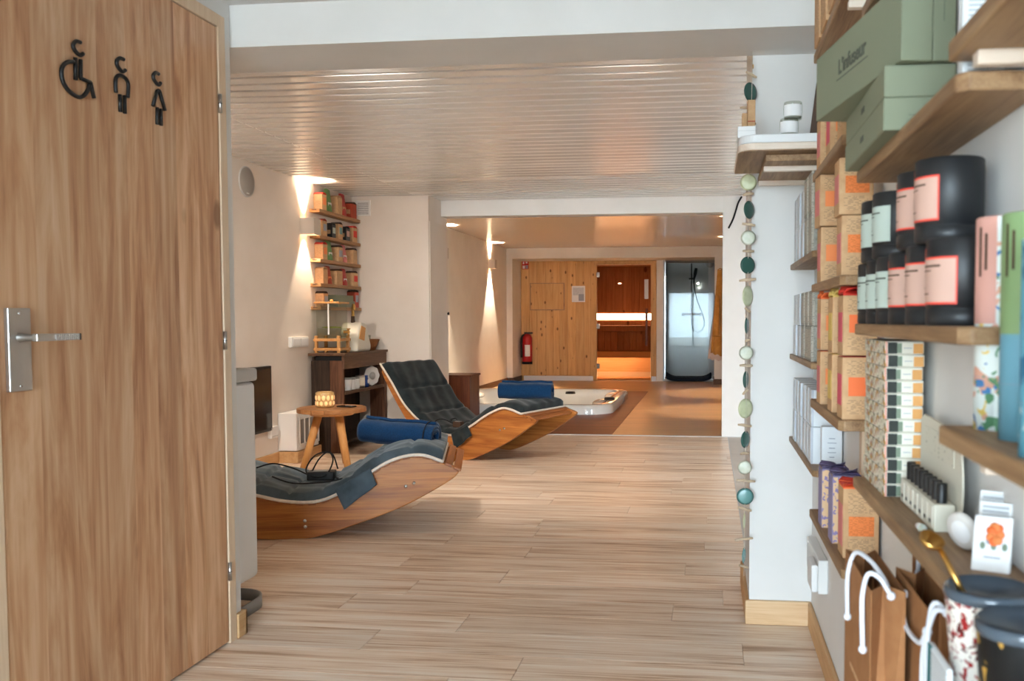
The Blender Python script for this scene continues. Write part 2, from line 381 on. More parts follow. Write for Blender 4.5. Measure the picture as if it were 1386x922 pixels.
struct('wall_alcove', MB().box(-3.40, -2.52, 8.08, 8.665, 0, ZF + .1), 'lounge_paint')
struct('wall_far_beam', MB().box(-2.52, .118, YF, 8.665, 2.055, ZF + .1), 'white_paint')
struct('wall_far_right', MB().box(.118, 4.0, YF, 8.665, 0, ZF + .1), 'white_paint')
# lounge ceiling: slats
ceiling = struct('ceiling', MB().box(XL, 3.95, YP, YF, ZC + .014, ZC + .1), 'ceiling_paint')
sl = None; y = YP; W = .118
def slat_mesh(x0, x1, w_):
    p = [(0, .0135), (.001, .006), (.006, 0), (w_ - .027, 0), (w_ - .025, .003), (w_ - .0245, .0135)]
    return MB().prism([(a, b) for a, b in p], x0, x1, 'x')
segs = [(XL, -2.642), (-2.638, .3), (.304, 3.95)]
protos = []
for a, b in segs:
    m = slat_mesh(a, b, W); protos.append(m)
first = [None] * 3
while y < YF - .001:
    for i in range(3):
        if first[i] is None:
            o = protos[i].build('ceiling_slat', 'pvc_slat', ceiling, local=True); first[i] = o
        else: o = shared(first[i], ceiling, (0, 0, 0))
        o.location = Vector((0, y, ZC)) - ORG[ceiling.name]
    y += W
m_ = M['pvc_slat']; n_ = N(m_); oi = n_.n('ShaderNodeObjectInfo'); n_.l(n_.math('ADD', n_.math('MULTIPLY', oi.outputs['Random'], .12), .16), n_.b.inputs['Roughness'])
# bay with its window
BX = 2.0
struct('wall_bay_front', MB().box(.5, BX + .05, 3.66, 3.78, 2.1, ZC + .05).box(.5, 1.2, 3.66, 3.78, 0, 2.1).box(BX - .06, BX + .1, 3.66, 3.78, 0, 2.1), 'lounge_paint')
wb = struct('window_3', MB().box(1.2, BX - .06, 3.69, 3.74, 0, .06).box(1.2, BX - .06, 3.69, 3.74, 2.05, 2.1), 'white_plastic')
bx = [1.2, BX - .11]
for x in bx: MB().box(x, x + .05, 3.69, 3.74, .06, 2.05).build('mullion', 'white_plastic', wb)
for a_, b_ in zip(bx, bx[1:]): MB().box(a_ + .05, b_, 3.71, 3.718, .06, 2.05).build('pane', 'clear_glass', wb)
struct('wall_bay', MB().box(BX, BX + .1, 3.7, 8.5, 0, 2.3), 'lounge_paint')
# glazed shop front behind the camera
wf = struct('window_1', MB().box(-1.72, .5, -3.1, -3.04, 2.07, ZN).box(-1.54, .3, -3.1, -3.04, 0, .06), 'white_plastic')
fx = [-1.6, -.65, .3]
for x in fx: MB().box(x, x + .06, -3.1, -3.04, 0, 2.07).build('mullion', 'white_plastic', wf)
for a_, b_ in zip(fx, fx[1:]): MB().box(a_ + .06, b_, -3.075, -3.065, .06, 2.07).build('pane', 'clear_glass', wf)
# far room
HX0, HX1, HY0, HY1 = -3.2, -1.2, 10.35, 12.65            # opening for the hot tub
def holed(x0, x1, y0, y1, z0, z1): return MB().box(x0, x1, y0, HY0, z0, z1).box(x0, x1, HY1, y1, z0, z1).box(x0, HX0, HY0, HY1, z0, z1).box(HX1, x1, HY0, HY1, z0, z1)
struct('floor_far', holed(-3.6, .5, YF, YS + 1.9, -.1, 0), 'far_floor_oak')
struct('floor_deck', holed(-3.42, -.905, YF + .03, 13.7, 0, .004), 'deck_red')
m = base('pvc_far', 'cdbba8', .2, spec=.5); n = N(m); tc = n.n('ShaderNodeTexCoord'); sx = n.n('ShaderNodeSeparateXYZ'); n.l(tc.outputs['Object'], sx.inputs[0])
fr = n.math('FRACT', n.math('MULTIPLY', sx.outputs[1], 10)); n.bump(n.math('SMOOTH_MIN', n.math('MULTIPLY', n.math('ABSOLUTE', n.math('SUBTRACT', fr, .5)), 8), 1), .35, .006)
struct('ceiling_far', MB().box(-3.5, .5, 8.66, YS, ZF, ZF + .1), 'pvc_far')
struct('wall_left_far', MB().box(-3.52, -3.42, 8.66, 15.3, 0, ZF + .05), 'cream_paint')
struct('wall_right_far', MB().box(.36, .46, 8.66, 16, 0, ZF + .05), 'cream_paint')
struct('wall_back_frame', MB().box(-3.52, -3.32, 15.3, YS + .1, 0, ZF).box(.086, .46, 15.3, YS, 0, ZF).box(-3.32, .086, 15.3, YS + .02, 2.107, ZF), 'cream_paint')
# unseen outer shell that keeps daylight out of the closets
struct('wall_closet', MB().box(-3.5, -3.40, -3.1, 3.0, 0, 2.35).box(-3.5, -1.72, -3.1, -3.0, 0, 2.35).box(-3.5, -1.72, -3.1, 2.96, 2.2, 2.35).box(-3.5, -1.72, -3.1, 2.96, -.1, -.012), 'ceiling_paint')
struct('wall_outer', MB().box(-3.7, .6, 18.0, 18.1, -.1, 2.5).box(-3.7, -3.55, 8.66, 18.0, -.1, 2.5).box(.5, .6, 8.66, 18.0, -.1, 2.5).box(-3.7, .6, 15.9, 18.1, 2.4, 2.5), 'ceiling_paint')
def skirt(name, mb, mat='pine_trim'): return struct(name, mb, mat, bevel=.004)
skirt('baseboard_far_left', MB().box(-3.42, -3.405, 8.7, 15.3, 0, .09).box(-3.42, -3.32, 15.285, 15.3, 0, .09).box(-3.32, -3.305, 15.285, YS, 0, .09), 'rustic_top')
skirt('baseboard_far_right', MB().box(.07, .36, 15.285, 15.3, 0, .09).box(.07, .086, 15.3, YS - .02, 0, .09), 'rustic_top')
skirt('baseboard_pillar', MB().box(.131, XW, YP - .015, YP, 0, .087))
skirt('baseboard_pillar_side', MB().box(.131, .145, YP, 3.78, 0, .087), 'pine_trim_y')
skirt('baseboard_right', MB().box(XW - .013, XW, -3, YP - .016, 0, .087), 'pine_trim_y')
skirt('baseboard_left', MB().box(XL, XL + .015, 3.1, 8.08, 0, .085), 'pine_trim_y')
skirt('baseboard_door', MB().box(XD - .006, XD + .01, DY1 + .047, 2.96, 0, .085).box(-1.72, XD + .01, 2.945, 2.96, 0, .085), 'pine_trim_y')
# ------------------------------------------------------------------ WC door
door = struct('door_1', MB().box(XD - .04, XD, DY0, DY1, .008, DZ1), 'door_oak', bevel=.0015)
fr_ = MB().box(XD - .1, XD + .004, DY1 + .003, DY1 + .046, 0, DZ1 + .045).box(XD - .1, XD + .004, DY0 - .046, DY0 - .003, 0, DZ1 + .045).box(XD - .1, XD + .004, DY0 - .003, DY1 + .003, DZ1 + .003, DZ1 + .045)
fr_.build('door_frame', 'pine_trim_z', door, bevel=.003)
for px, py in ((295, 140), (303, 461), (310, 773)):
    p = onX(px, py, XD)
    h = MB().lathe([(.0001, -.03), (.006, -.03), (.006, .03), (.0001, .03)], (XD + .007, DY1 + .002, p.z), 10).build('hinge', 'steel', door)
    MB().lathe([(.0065, -.001), (.0065, .001)], (XD + .007, DY1 + .002, p.z), 10).build('hinge_joint', 'dark_steel', h)
p0, p1 = onX(6, 472, XD), onX(35, 472, XD)
zt, zb = onX(20, 417, XD).z, onX(20, 530, XD).z
hp = MB().box(XD, XD + .012, p0.y, p1.y + .004, zb, zt).build('handle_plate', 'steel', door, bevel=.002)
zl = onX(20, 457, XD).z; yc = (p0.y + p1.y) / 2
for zz in (zt - .012, zb + .012): MB().lathe([(.0035, 0), (.003, .0015), (.0001, .0016)], (XD + .012, yc, zz), 10, 'x').build('screw', 'chrome', hp)
lv = MB().lathe([(.011, .0), (.008, .02), (.008, .05)], (XD + .012, yc, zl), 14, 'x')
lv.add([(XD + .05, yc - .01, zl - .009), (XD + .064, yc - .01, zl - .009), (XD + .064, yc + .135, zl - .008), (XD + .045, yc + .135, zl - .008), (XD + .05, yc - .01, zl + .009), (XD + .064, yc - .01, zl + .009), (XD + .064, yc + .135, zl + .008), (XD + .045, yc + .135, zl + .008)],
       [(3, 2, 1, 0), (4, 5, 6, 7), (0, 1, 5, 4), (1, 2, 6, 5), (2, 3, 7, 6), (3, 0, 4, 7)])
lever = lv.build('lever_handle', 'steel', door, bevel=.002)
g = MB()
for i in range(12):
    for j in range(3): g.box(XD + .064, XD + .0655, yc + .05 + i * .007, yc + .054 + i * .007, zl - .0065 + j * .005, zl - .003 + j * .005)
g.build('knurled_grip', 'chrome', lever)
MB().box(XD + .046, XD + .0635, yc + .135, yc + .139, zl - .0078, zl + .0078).build('lever_cap', 'dark_steel', lever)
def strokes(name, lines, label):
    root = None
    m = MB()
    for ln in lines:
        pts = []
        for k in range(len(ln)):
            pts.append(onX(70 + ln[k][0] / 6.147, 40 + ln[k][1] / 6.147, XD))
        dense = []
        n_p = len(pts)
        if n_p > 3:
            for i in range(n_p - 1):
                a, b, c, d = pts[max(i - 1, 0)], pts[i], pts[i + 1], pts[min(i + 2, n_p - 1)]
                for t in (0, .25, .5, .75):
                    dense.append(.5 * ((2 * b) + (c - a) * t + (2 * a - 5 * b + 4 * c - d) * t * t + (3 * b - a - 3 * c + d) * t ** 3))
            dense.append(pts[-1])
        else: dense = pts
        dense = [Vector((XD + .004, q.y, q.z)) for q in dense]
        m.tube(dense, .0052, 8)
    o = m.build(name, 'black_plastic', door); o['label'] = label
strokes('wheelchair_pictogram', [[(250, 200), (225, 215), (185, 180), (165, 130), (190, 98), (228, 108)], [(185, 235), (187, 420)], [(228, 250), (228, 405)], [(228, 405), (310, 440)], [(310, 440), (340, 572)],
        [(170, 268), (110, 275), (70, 330), (80, 430), (130, 510), (200, 560), (250, 555), (288, 505), (300, 460)]], 'black wheelchair user pictogram')
strokes('man_pictogram', [[(602, 338), (575, 350), (540, 310), (530, 265), (555, 238), (588, 250)], [(523, 525), (520, 420), (545, 382), (590, 395), (625, 450), (622, 565)], [(555, 540), (560, 685)], [(595, 550), (598, 700)]], 'black standing man pictogram')
strokes('woman_pictogram', [[(895, 443), (878, 462), (842, 420), (835, 380), (855, 358), (880, 372)], [(832, 635), (865, 515)], [(865, 515), (875, 508), (880, 508), (887, 515)], [(887, 515), (932, 675)], [(868, 650), (868, 790)], [(897, 660), (900, 800)]], 'black woman pictogram with flared dress')
# flush cupboard door on the side of the alcove column
d2 = struct('door_2', MB().box(-2.52, -2.512, 8.1, 8.655, .1, 1.975), 'lounge_paint', bevel=.002)
MB().lathe([(.0001, .018), (.014, .016), (.014, .006), (.008, 0)], (-2.512, 8.63, 1.14), 12, 'x').build('knob', 'dark_steel', d2)
# ================================================================== SAUNA AND SHOWER
sw = struct('wall_sauna', MB().box(-3.32, -2.0, YS + .02, YS + .09, 0, 2.107).box(-.916, -.80, YS + .02, YS + .9, 0, 2.107).box(-2.0, -.916, YS + .02, YS + .09, 2.06, 2.107), 'sauna_pine')
xs = [-3.318, -3.17, -3.03, -2.87, -2.74, -2.62, -2.48, -2.33, -2.19, -2.075, -2.0]
for a, b in zip(xs, xs[1:]): MB().box(a + .001, b - .001, YS, YS + .02, .095, 2.105).build('board', 'sauna_pine', sw, bevel=.003, seg=1)
hx0, hx1 = onY(718.5, 385, YS).x, onY(763, 385, YS).x; hz0, hz1 = onY(740, 419, YS).z, onY(740, 384, YS).z
hb = MB().box(hx0, hx1, YS - .012, YS - .001, hz0, hz1).build('hatch', 'sauna_pine', sw, bevel=.003)
MB().box(hx0 - .012, hx1 + .012, YS - .016, YS - .001, hz0 - .014, hz0).box(hx0 - .012, hx1 + .012, YS - .016, YS - .001, hz1, hz1 + .01).box(hx1, hx1 + .012, YS - .016, YS - .001, hz0, hz1).box(hx0 - .012, hx0, YS - .016, YS - .001, hz0, hz1).build('hatch_frame', 'sauna_inner', hb)
struct('trim_3', MB().box(-3.27, -2.03, YS - .015, YS, 0, .085), 'white_gloss', bevel=.003)
struct('trim_4', MB().box(-1.0, -.917, YS - .04, YS - .02, 0, .085), 'white_gloss', bevel=.003)
MB().box(-.915, -.8, YS - .01, YS + .02, 0, 2.107).build('white_post', 'cream_paint', sw)
# sauna interior
si = struct('wall_sauna_inside', MB().box(-3.2, -.95, 17.72, 17.8, 0, 1.06).box(-3.2, -.95, 17.72, 17.8, 1.2, 2.1).box(-3.2, -.95, 17.78, 17.8, 1.0, 1.3).box(-3.26, -3.2, 16.09, 17.8, 0, 2.1).box(-.95, -.917, 16.09, 17.8, 0, 2.1).box(-3.26, -.91, 16.09, 17.8, 2.1, 2.16), 'sauna_inner')
x = -3.1
while x < -1.0:
    MB().box(x, x + .158, 17.7, 17.72, 1.215, 2.1).build('board', 'sauna_inner', si, bevel=.003, seg=1); x += .16
struct('floor_sauna', MB().box(-3.2, -.95, 16.02, 17.7, 0, .012), 'sauna_bench')
led = tag(MB().box(-3.1, -.99, 17.74, 17.775, 1.075, 1.19).build('light_strip', 'led_warm'), 'warm glowing light strip behind the sauna backrest', 'light')
ub = thing('upper_sauna_bench', 'upper wooden sauna bench with dark vertical riser boards', 'bench', (-2.1, 17.4, 0))
for i in range(3): MB().box(-3.19, -.96, 17.06 + i * .21, 17.25 + i * .21, .93, .965).build('seat_slat', 'sauna_inner', ub, bevel=.004)
MB().box(-3.19, -.96, 17.03, 17.06, .86, .965).build('front_rail', 'sauna_inner', ub, bevel=.004)
x = -3.15
while x < -1.0:
    MB().box(x, x + .117, 17.1, 17.12, .5, .93).build('riser_board', 'sauna_inner', ub, bevel=.003, seg=1); x += .12
lb = thing('lower_sauna_bench', 'lower pale wooden sauna bench lit from beneath', 'bench', (-2.1, 16.9, 0))
for i in range(3): MB().box(-3.19, -.96, 16.72 + i * .13, 16.84 + i * .13, .46, .49).build('seat_slat', 'sauna_bench', lb, bevel=.004)
MB().box(-3.19, -.96, 16.69, 16.72, .38, .49).build('front_rail', 'sauna_bench', lb, bevel=.004)
MB().box(-3.19, -.96, 17.09, 17.13, .0, .46).build('back_panel', 'sauna_bench', lb)
MB().box(-3.19, -.96, 17.06, 17.09, .012, .10).build('base_strip', 'white_gloss', lb, bevel=.003)
tag(MB().box(-2.9, -1.2, 16.74, 16.76, .43, .455).build('bench_light', 'led_warm'), 'thin warm light tube beneath the lower sauna bench', 'light')
# glass door and its frame
dr = struct('door_3', MB().box(-2.0, -1.965, YS - .02, YS + .05, 0, 2.06).box(-1.012, -.917, YS - .02, YS + .05, 0, 2.06).box(-1.965, -1.012, YS - .02, YS + .05, 2.035, 2.06), 'sauna_pine', bevel=.003)
MB().box(-1.955, -1.02, YS, YS + .008, .02, 2.03).build('glass_leaf', 'sauna_glass', dr)
for pz in (1.86, .96, .26): MB().box(-1.968, -1.91, YS - .022, YS + .02, pz - .045, pz + .045).build('hinge', 'chrome', dr, bevel=.004)
hd = MB().box(-1.105, -1.065, YS - .07, YS - .045, .62, 1.27).build('pull_handle', 'teak', dr, bevel=.005)
MB().box(-1.095, -1.075, YS - .045, YS, .70, .73).box(-1.095, -1.075, YS - .045, YS, 1.16, 1.19).build('handle_stud', 'chrome', hd)
p = onY(880, 400, YS); MB().box(p.x - .10, p.x - .03, YS - .003, YS - .001, p.z - .06, p.z + .28).build('notice_strip', 'card_lines', dr)
# shower
struct('wall_shower', MB().box(-.8, .2, 16.95, 17.05, 0, 2.2).box(.095, .2, YS, 16.95, 0, 2.2).box(-.8, -.78, YS + .02, 16.95, 0, 2.107), 'shower_tile')
sp = struct('wall_shower_panel', MB().box(-.778, .094, 16.93, 16.949, .06, 2.15), 'shower_panel')
struct('ceiling_shower', MB().box(-.8, .2, YS, 17.05, 2.107, 2.16), 'ceiling_paint')
struct('floor_shower', MB().box(-.778, .094, YS + .01, 16.93, 0, .04), 'tile_grey', bevel=.004)
gp = struct('window_2', MB().box(-.776, -.76, YS + .03, YS + .06, .04, 2.1).box(-.76, .09, YS + .03, YS + .06, .03, .045), 'chrome')
MB().box(-.76, -.02, YS + .04, YS + .048, .045, 2.09).build('pane', 'shower_glass', gp)
sh = thing('shower_column', 'dark shower column with hand shower and looping hose against grey panel', 'shower', (-.27, 16.9, .9))
YB = 16.88
def Q(px, py, y=YB): return onY(px, py, y)
a, b = Q(936, 351), Q(936, 425)
MB().tube([a, Q(936, 390), b], .012, 8).build('riser_pipe', 'dark_steel', sh)
MB().tube([Q(925, 425.5), Q(947, 425.5)], .022, 10).build('mixer_bar', 'chrome', sh)
for px in (924, 948): MB().ell(Q(px, 425.5), .022, .03, .03).build('mixer_knob', 'dark_steel', sh)
MB().tube([Q(933, 377.5), Q(938, 377.5, YB - .03), Q(940, 376, YB - .06)], .018, 8).build('bracket', 'black_plastic', sh)
MB().tube([Q(939, 384, YB - .06), Q(939.5, 378, YB - .06), Q(941, 370, YB - .07), Q(942.5, 363, YB - .08)], [.012, .014, .03, .026], 10).build('hand_shower', 'black_plastic', sh)
hs_ = [(939.3, 383), (940, 393), (944, 408), (949, 420), (953, 432), (953.5, 440), (950, 447), (944, 450.5), (938, 447), (936, 439), (936, 427)]
MB().tube([Q(px, py, YB - .05) for px, py in hs_], .009, 6).build('hose', 'dark_steel', sh)
tag(MB().lathe([(.0001, -.02), (.07, -.02), (.075, 0)], Q(961, 357, 16.92), 20, 'y').build('shower_vent', 'grey_plastic'), 'round grey vent high on the shower panel', 'vent')
m = MB()
def matf(u, v):
    p = onZ(900 + 63 * u, 517.5, 0.0); e = max(0, abs(u - .5) * 2 - .55) / .45
    return (onY(900.5 + 62 * u, 514, 15.86).x, 15.86 + .3 * v, .025 + .05 * e * e * (1 + .4 * v) + .05 * v)
m.grid(matf, 20, 6); tag(m.build('bath_mat', 'bath_mat', solid=.03), 'dark navy bath mat with curled ends at the shower step', 'mat')
# robes
def robe(name, label, mat, pxs, Y, amp, zoff):
    top, bot = pxs; t = thing(name, label, 'bathrobe', (.14, Y, .6), group=None)
    def fn(u, v):
        pl = onY(top[0][0] + (bot[0][0] - top[0][0]) * v, top[0][1] + (bot[0][1] - top[0][1]) * v, Y); pr = onY(top[1][0] + (bot[1][0] - top[1][0]) * v, top[1][1] + (bot[1][1] - top[1][1]) * v, Y)
        p = pl.lerp(pr, u); s = .35 + .65 * v
        return (p.x, Y - .05 - amp * s * (1.3 * math.sin(PI * u) + .5 * math.sin(u * 17 + v * 3) + .3 * math.sin(u * 31 + 2)), p.z + .012 * math.sin(u * 23) * v)
    MB().grid(fn, 26, 26).build('drape', mat, t, solid=.012)
    a = onY(top[0][0], top[0][1], Y)
    MB().tube([a, a + Vector((.04, -.02, .03)), a + Vector((.08, -.02, .02))], .008, 6).build('hanging_loop', mat, t)
    def sl_(u, v):
        p = onY(968 + 6 * v - 4 * u * (1 - v), 400 + 55 * u, Y); return (p.x, Y - .14 - amp * math.sin(PI * v), p.z)
    MB().grid(sl_, 14, 6).build('sleeve', mat, t, solid=.015)
robe('bathrobe', 'ochre bathrobe hanging on the wall beside the shower', 'robe', (((971, 366), (990, 362)), ((962, 478), (990, 485))), 15.15, .03, 0)
robe('bathrobe', 'pale pink bathrobe hanging behind the ochre bathrobe', 'robe_pale', (((972, 375), (988, 372)), ((958, 486), (988, 489))), 15.285, .006, 0)
# ================================================================== WALL LIGHTS
def sconce(xw, side, y, z, label, energy, w=.17, h=.135, dpt=.10):
    """open cube wall lamp shining up and down; side=+1 stands out towards +x"""
    t = thing('wall_light', label, 'lamp', (xw, y, z), group='cube wall lights')
    a, b = (xw, xw + dpt) if side > 0 else (xw - dpt, xw)
    th = .006
    MB().box(a, b, y - w / 2, y - w / 2 + th, z, z + h).box(a, b, y + w / 2 - th, y + w / 2, z, z + h).box(b - th if side > 0 else a, b if side > 0 else a + th, y - w / 2 + th, y + w / 2 - th, z, z + h).build('shade', 'sconce', t, bevel=.002)
    xc = (a + b) / 2
    MB().lathe([(.0001, -.012), (.018, -.012), (.018, .012), (.0001, .012)], (xc, y, z + h / 2), 14).build('bulb', 'lamp_warm', t)
    for dn in (0, 1):
        s = spot('wall_light_beam', (xc, y, z + h / 2 + (-.02 if dn else .02)), dn, energy, math.radians(64), .45)
p = onX(408, 307, XL)
sconce(XL, 1, 7.075, 1.762, 'pale cube wall light beside the tea shelves, shining up and down', 20, .13, .131, .117)
sconce(-3.42, 1, 14.1, 1.88, 'pale cube wall light on the cream wall by the wooden sauna wall', 190)
sconce(-3.42, 1, 11.4, 1.86, 'pale cube wall light on the cream wall hidden by the white column', 250)
sconce(.36, -1, 10.9, 1.86, 'pale cube wall light on the cream wall opposite the white column', 55)
sconce(.36, -1, 13.55, 1.86, 'pale cube wall light on the cream wall near the bathrobes', 55)
sconce(XL, 1, 4.6, 1.735, 'added pale cube wall light, unseen on the lounge wall behind the partition', 40, .13, .131, .117)  # lamp added out of view for more warm bounce in the lounge
sconce(BX, -1, 4.5, 1.735, 'added pale cube wall light, unseen in the window bay near the glazed doors', 40, .14, .13, .105)  # added lamp, never in view, warms the lounge from the bay side
sconce(BX, -1, 7.7, 1.735, 'added pale cube wall light, unseen in the bay near the far wall', 40, .14, .13, .105)  # second added bay lamp, unseen, for the same warm fill
# ceiling spots added unseen just behind the beam to brighten alcove and lounge
for i, (x, nm) in enumerate(((-2.75, 'by the lounge wall'), (-1.55, 'above the gangway'), (-.35, 'by the pillar'))):
    t = thing('added_spot', 'added round ceiling spot, unseen behind the white beam, ' + nm, 'lamp', (x, 3.62, ZC - .004), group='added spots behind the beam')
    MB().lathe([(.046, .004), (.044, -.003), (.034, -.003), (.032, .004)], (x, 3.62, ZC), 24).build('trim_ring', 'white_gloss', t)
    MB().lathe([(.0001, -.001), (.032, -.001)], (x, 3.62, ZC), 20).build('lamp_lens', 'lamp_warm', t)
    s_ = spot('added_spot_beam', (x, 3.62, ZC - .012), 1, (100, 98, 45)[i], math.radians(88), 1.0, (1, .92, .82), .035); s_.rotation_euler = (math.radians(62), 0, 0)
# ================================================================== LOUNGERS
PAD = [(-.64, .74), (-.53, .60), (-.39, .41), (-.19, .262), (0, .212), (.11, .24), (.22, .30), (.33, .37), (.42, .415), (.50, .442), (.58, .435), (.67, .405)]
def crom(P, n=8):
    out = []; P = [Vector(p) for p in P]
    for i in range(len(P) - 1):
        a, b, c, d = P[max(i - 1, 0)], P[i], P[i + 1], P[min(i + 2, len(P) - 1)]
        for k in range(n):
            t = k / n; out.append(.5 * ((2 * b) + (c - a) * t + (2 * a - 5 * b + 4 * c - d) * t * t + (3 * b - a - 3 * c + d) * t ** 3))
    out.append(P[-1]); return out
def lounger(name, label, origin, ang, bottom, prof, LW=.65):
    t = thing(name, label, 'lounger', origin, ang, 'rocking wooden loungers')
    top = crom(prof, 6)
    tp = [(q.x, q.y - .034) for q in top]                       # upper edge of the side plates sits just below the pad
    bt = [(q.x, q.y) for q in crom(bottom, 5)]
    poly = tp + bt[::-1]
    for s in (0, 1):
        y0 = 0 if s == 0 else LW - .035
        MB().prism(poly, y0, y0 + .035, 'y').build('side_panel', 'acacia', t, local=True, bevel=.006)
    for (sx, sz) in ((-.02, .06), (-.022, .09), (.47, .25), (.51, .265)):
        MB().lathe([(.0001, -.002), (.009, -.0015), (.009, .002)], (sx, 0, sz), 10, 'y').build('screw', 'chrome', t, local=True)
    L = [0]
    for i in range(1, len(top)): L.append(L[-1] + (top[i] - top[i - 1]).length)
    n = int(L[-1] / .055)
    base_o = None
    for k in range(n):
        d = L[-1] * (k + .5) / n
        i = max(j for j in range(len(L) - 1) if L[j] <= d); f = (d - L[i]) / (L[i + 1] - L[i]); p = top[i].lerp(top[i + 1], f); tg = (top[i + 1] - top[i]).normalized()
        if base_o is None:
            base_o = MB().box(-.019, .019, -.010, LW + .010, -.008, .008).build('slat', 'acacia_slat', t, local=True, bevel=.003, seg=1); o = base_o
        else: o = shared(base_o, t, (0, 0, 0))
        nrm = Vector((-tg.y, tg.x))
        o.location = (p.x - nrm.x * .033, 0, p.y - nrm.y * .033); o.rotation_euler = (0, -math.atan2(tg.y, tg.x), 0)
    for du, dw in ((.022, -.040), (.066, -.062)):                # last slats past the pad
        o = shared(base_o, t, (top[-1].x + du, 0, top[-1].y + dw)); o.rotation_euler = (0, .42, 0)
    return t, top, L
def pad(name, label, origin, ang, top, L, mat, LW=.65, ns=9, vs=2):
    t = thing(name, label, 'seat pad', origin, ang, 'quilted velvet pads')
    def surf(u, v):
        d = L[-1] * u; i = min(max(j for j in range(len(L)) if L[j] <= d), len(L) - 2); f = (d - L[i]) / (L[i + 1] - L[i]); p = top[i].lerp(top[i + 1], f); tg = (top[i + 1] - top[i]).normalized(); nr = Vector((-tg.y, tg.x))
        q = abs(math.sin(PI * u * ns)); r = abs(math.sin(PI * v * vs)); h = .012 + .02 * min(1, (q * 3.2) ** .6) * min(1, (r * 3.2) ** .6 + (.25 if .05 < v < .95 else 0))
        wv = .004 * math.sin(u * 40 + v * 13) + .003 * math.sin(v * 31 + u * 17)
        if v < .001 or v > .999 or u < .001 or u > .999: h = -.016; wv = 0
        p2 = p + nr * (h - .008 + wv)
        return (p2.x, -.012 + v * (LW + .024), p2.y)
    def under(u, v):
        d = L[-1] * u; i = min(max(j for j in range(len(L)) if L[j] <= d), len(L) - 2); f = (d - L[i]) / (L[i + 1] - L[i]); p = top[i].lerp(top[i + 1], f); tg = (top[i + 1] - top[i]).normalized(); nr = Vector((-tg.y, tg.x))
        p2 = p - nr * .024; return (p2.x, -.012 + (1 - v) * (LW + .024), p2.y)
    MB().grid(lambda a, b: surf(1 - a, b), 108, 32).grid(lambda a, b: under(1 - a, b), 60, 2).build('quilt', mat, t, local=True)
    edge = []
    K = 70
    for k in range(K + 1): edge.append(surf(k / K, 0))
    for k in range(1, 12): edge.append(surf(1, k / 12))
    for k in range(K, -1, -1): edge.append(surf(k / K, 1))
    for k in range(11, 0, -1): edge.append(surf(0, k / 12))
    MB().tube(edge, .0085, 8, closed=True).build('piping', 'piping', t, local=True)
    return t
def cloth_flap(t, pts, mat, name='corner_flap'):
    a, b, c, d = [Vector(p) for p in pts]                        # a,b upper edge; d,c lower edge
    def fn(u, v):
        p = a.lerp(b, u).lerp(d.lerp(c, u), v); return (p.x, p.y - .012 * math.sin(u * 9 + 1) * v - .01 * v, p.z)
    MB().grid(fn, 16, 10).build(name, mat, t, local=True, solid=.008)
PAD1 = [(-1.0, .60), (-.80, .47), (-.62, .36), (-.45, .295), (-.25, .25), (-.12, .218), (0, .208), (.09, .226), (.185, .276), (.28, .342), (.375, .398), (.47, .428), (.565, .43), (.66, .395)]
BOT1 = [(-1.0, .50), (-.82, .32), (-.60, .13), (-.40, .03), (-.2, 0), (-.07, 0), (.03, .006), (.23, .065), (.465, .152), (.67, .262), (.725, .305), (.73, .33), (.70, .35), (.665, .36)]
BOT2 = [(-.66, .66), (-.58, .52), (-.40, .27), (-.22, .12), (-.07, .035), (.06, .004), (.17, 0), (.31, .05), (.56, .172), (.73, .285), (.785, .322), (.785, .345), (.72, .366), (.675, .37)]
a1 = math.radians(14); o1v = onZ(405, 729.8); o1 = o1v + Vector((math.cos(a1), math.sin(a1), 0)) * .05; o2v = onZ(630, 623); a2 = math.radians(-20)
o2 = o2v + Vector((math.cos(a2), math.sin(a2), 0)) * -.155
L1, tp1, LL1 = lounger('rocking_lounger', 'wooden rocking lounger beside the round stool', o1, a1, BOT1, PAD1)
L2, tp2, LL2 = lounger('rocking_lounger', 'wooden rocking lounger in front of the hot tub', o2, a2, BOT2, PAD)
pd1 = pad('lounger_pad', 'grey-blue quilted velvet pad on the lounger by the round stool', o1, a1, tp1, LL1, 'velvet_pale', ns=11)
pd2 = pad('lounger_pad', 'dark quilted velvet pad on the lounger by the hot tub', o2, a2, tp2, LL2, 'velvet', ns=6, vs=1)
def loc1(px, py):
    d = ray(px, py); nrm = Vector((-math.sin(a1), math.cos(a1), 0)); q = o1 - nrm * .022; p = O3 + d * ((q - O3).dot(nrm) / d.dot(nrm)); e = p - o1
    return (e.x * math.cos(a1) + e.y * math.sin(a1), -.022, p.z)
cloth_flap(pd1, [loc1(453, 662), loc1(501, 634), loc1(510, 656), loc1(467, 689)], 'velvet_pale')
cloth_flap(pd2, [(.04, -.022, .20), (.19, -.022, .275), (.235, -.024, .20), (.085, -.024, .085)], 'velvet')
# towels
def towel(name, label, c, length, ax, rz, ry, squash):
    t = thing(name, label, 'towel', c, ax, 'rolled blue towels')
    def fn(u, v):
        an = u * 2 * PI * 3.15 + .6; r = .012 + (rz - .012) * u; x = (v - .5) * length * (1 - .03 * math.sin(an * .7))
        r2 = r * (1 + .035 * math.sin(v * 9 + an) + .02 * math.sin(v * 23 + 2 * an))
        ca, sa = math.cos(an), math.sin(an); e = squash
        yy = math.copysign(abs(ca) ** e, ca) * r2 * ry; zz = math.copysign(abs(sa) ** e, sa) * r2
        return (x, yy, zz + rz)
    MB().grid(fn, 120, 26).build('terry_roll', 'towel', t, local=True, solid=.016)
    return t
tw1 = towel('rolled_towel', 'royal blue towel roll lying on the pad by the side table', (-1.66, 4.76, .405), .42, math.radians(-8), .068, 1.15, .9)
tw1.rotation_euler = (0, math.radians(3), math.radians(-8))
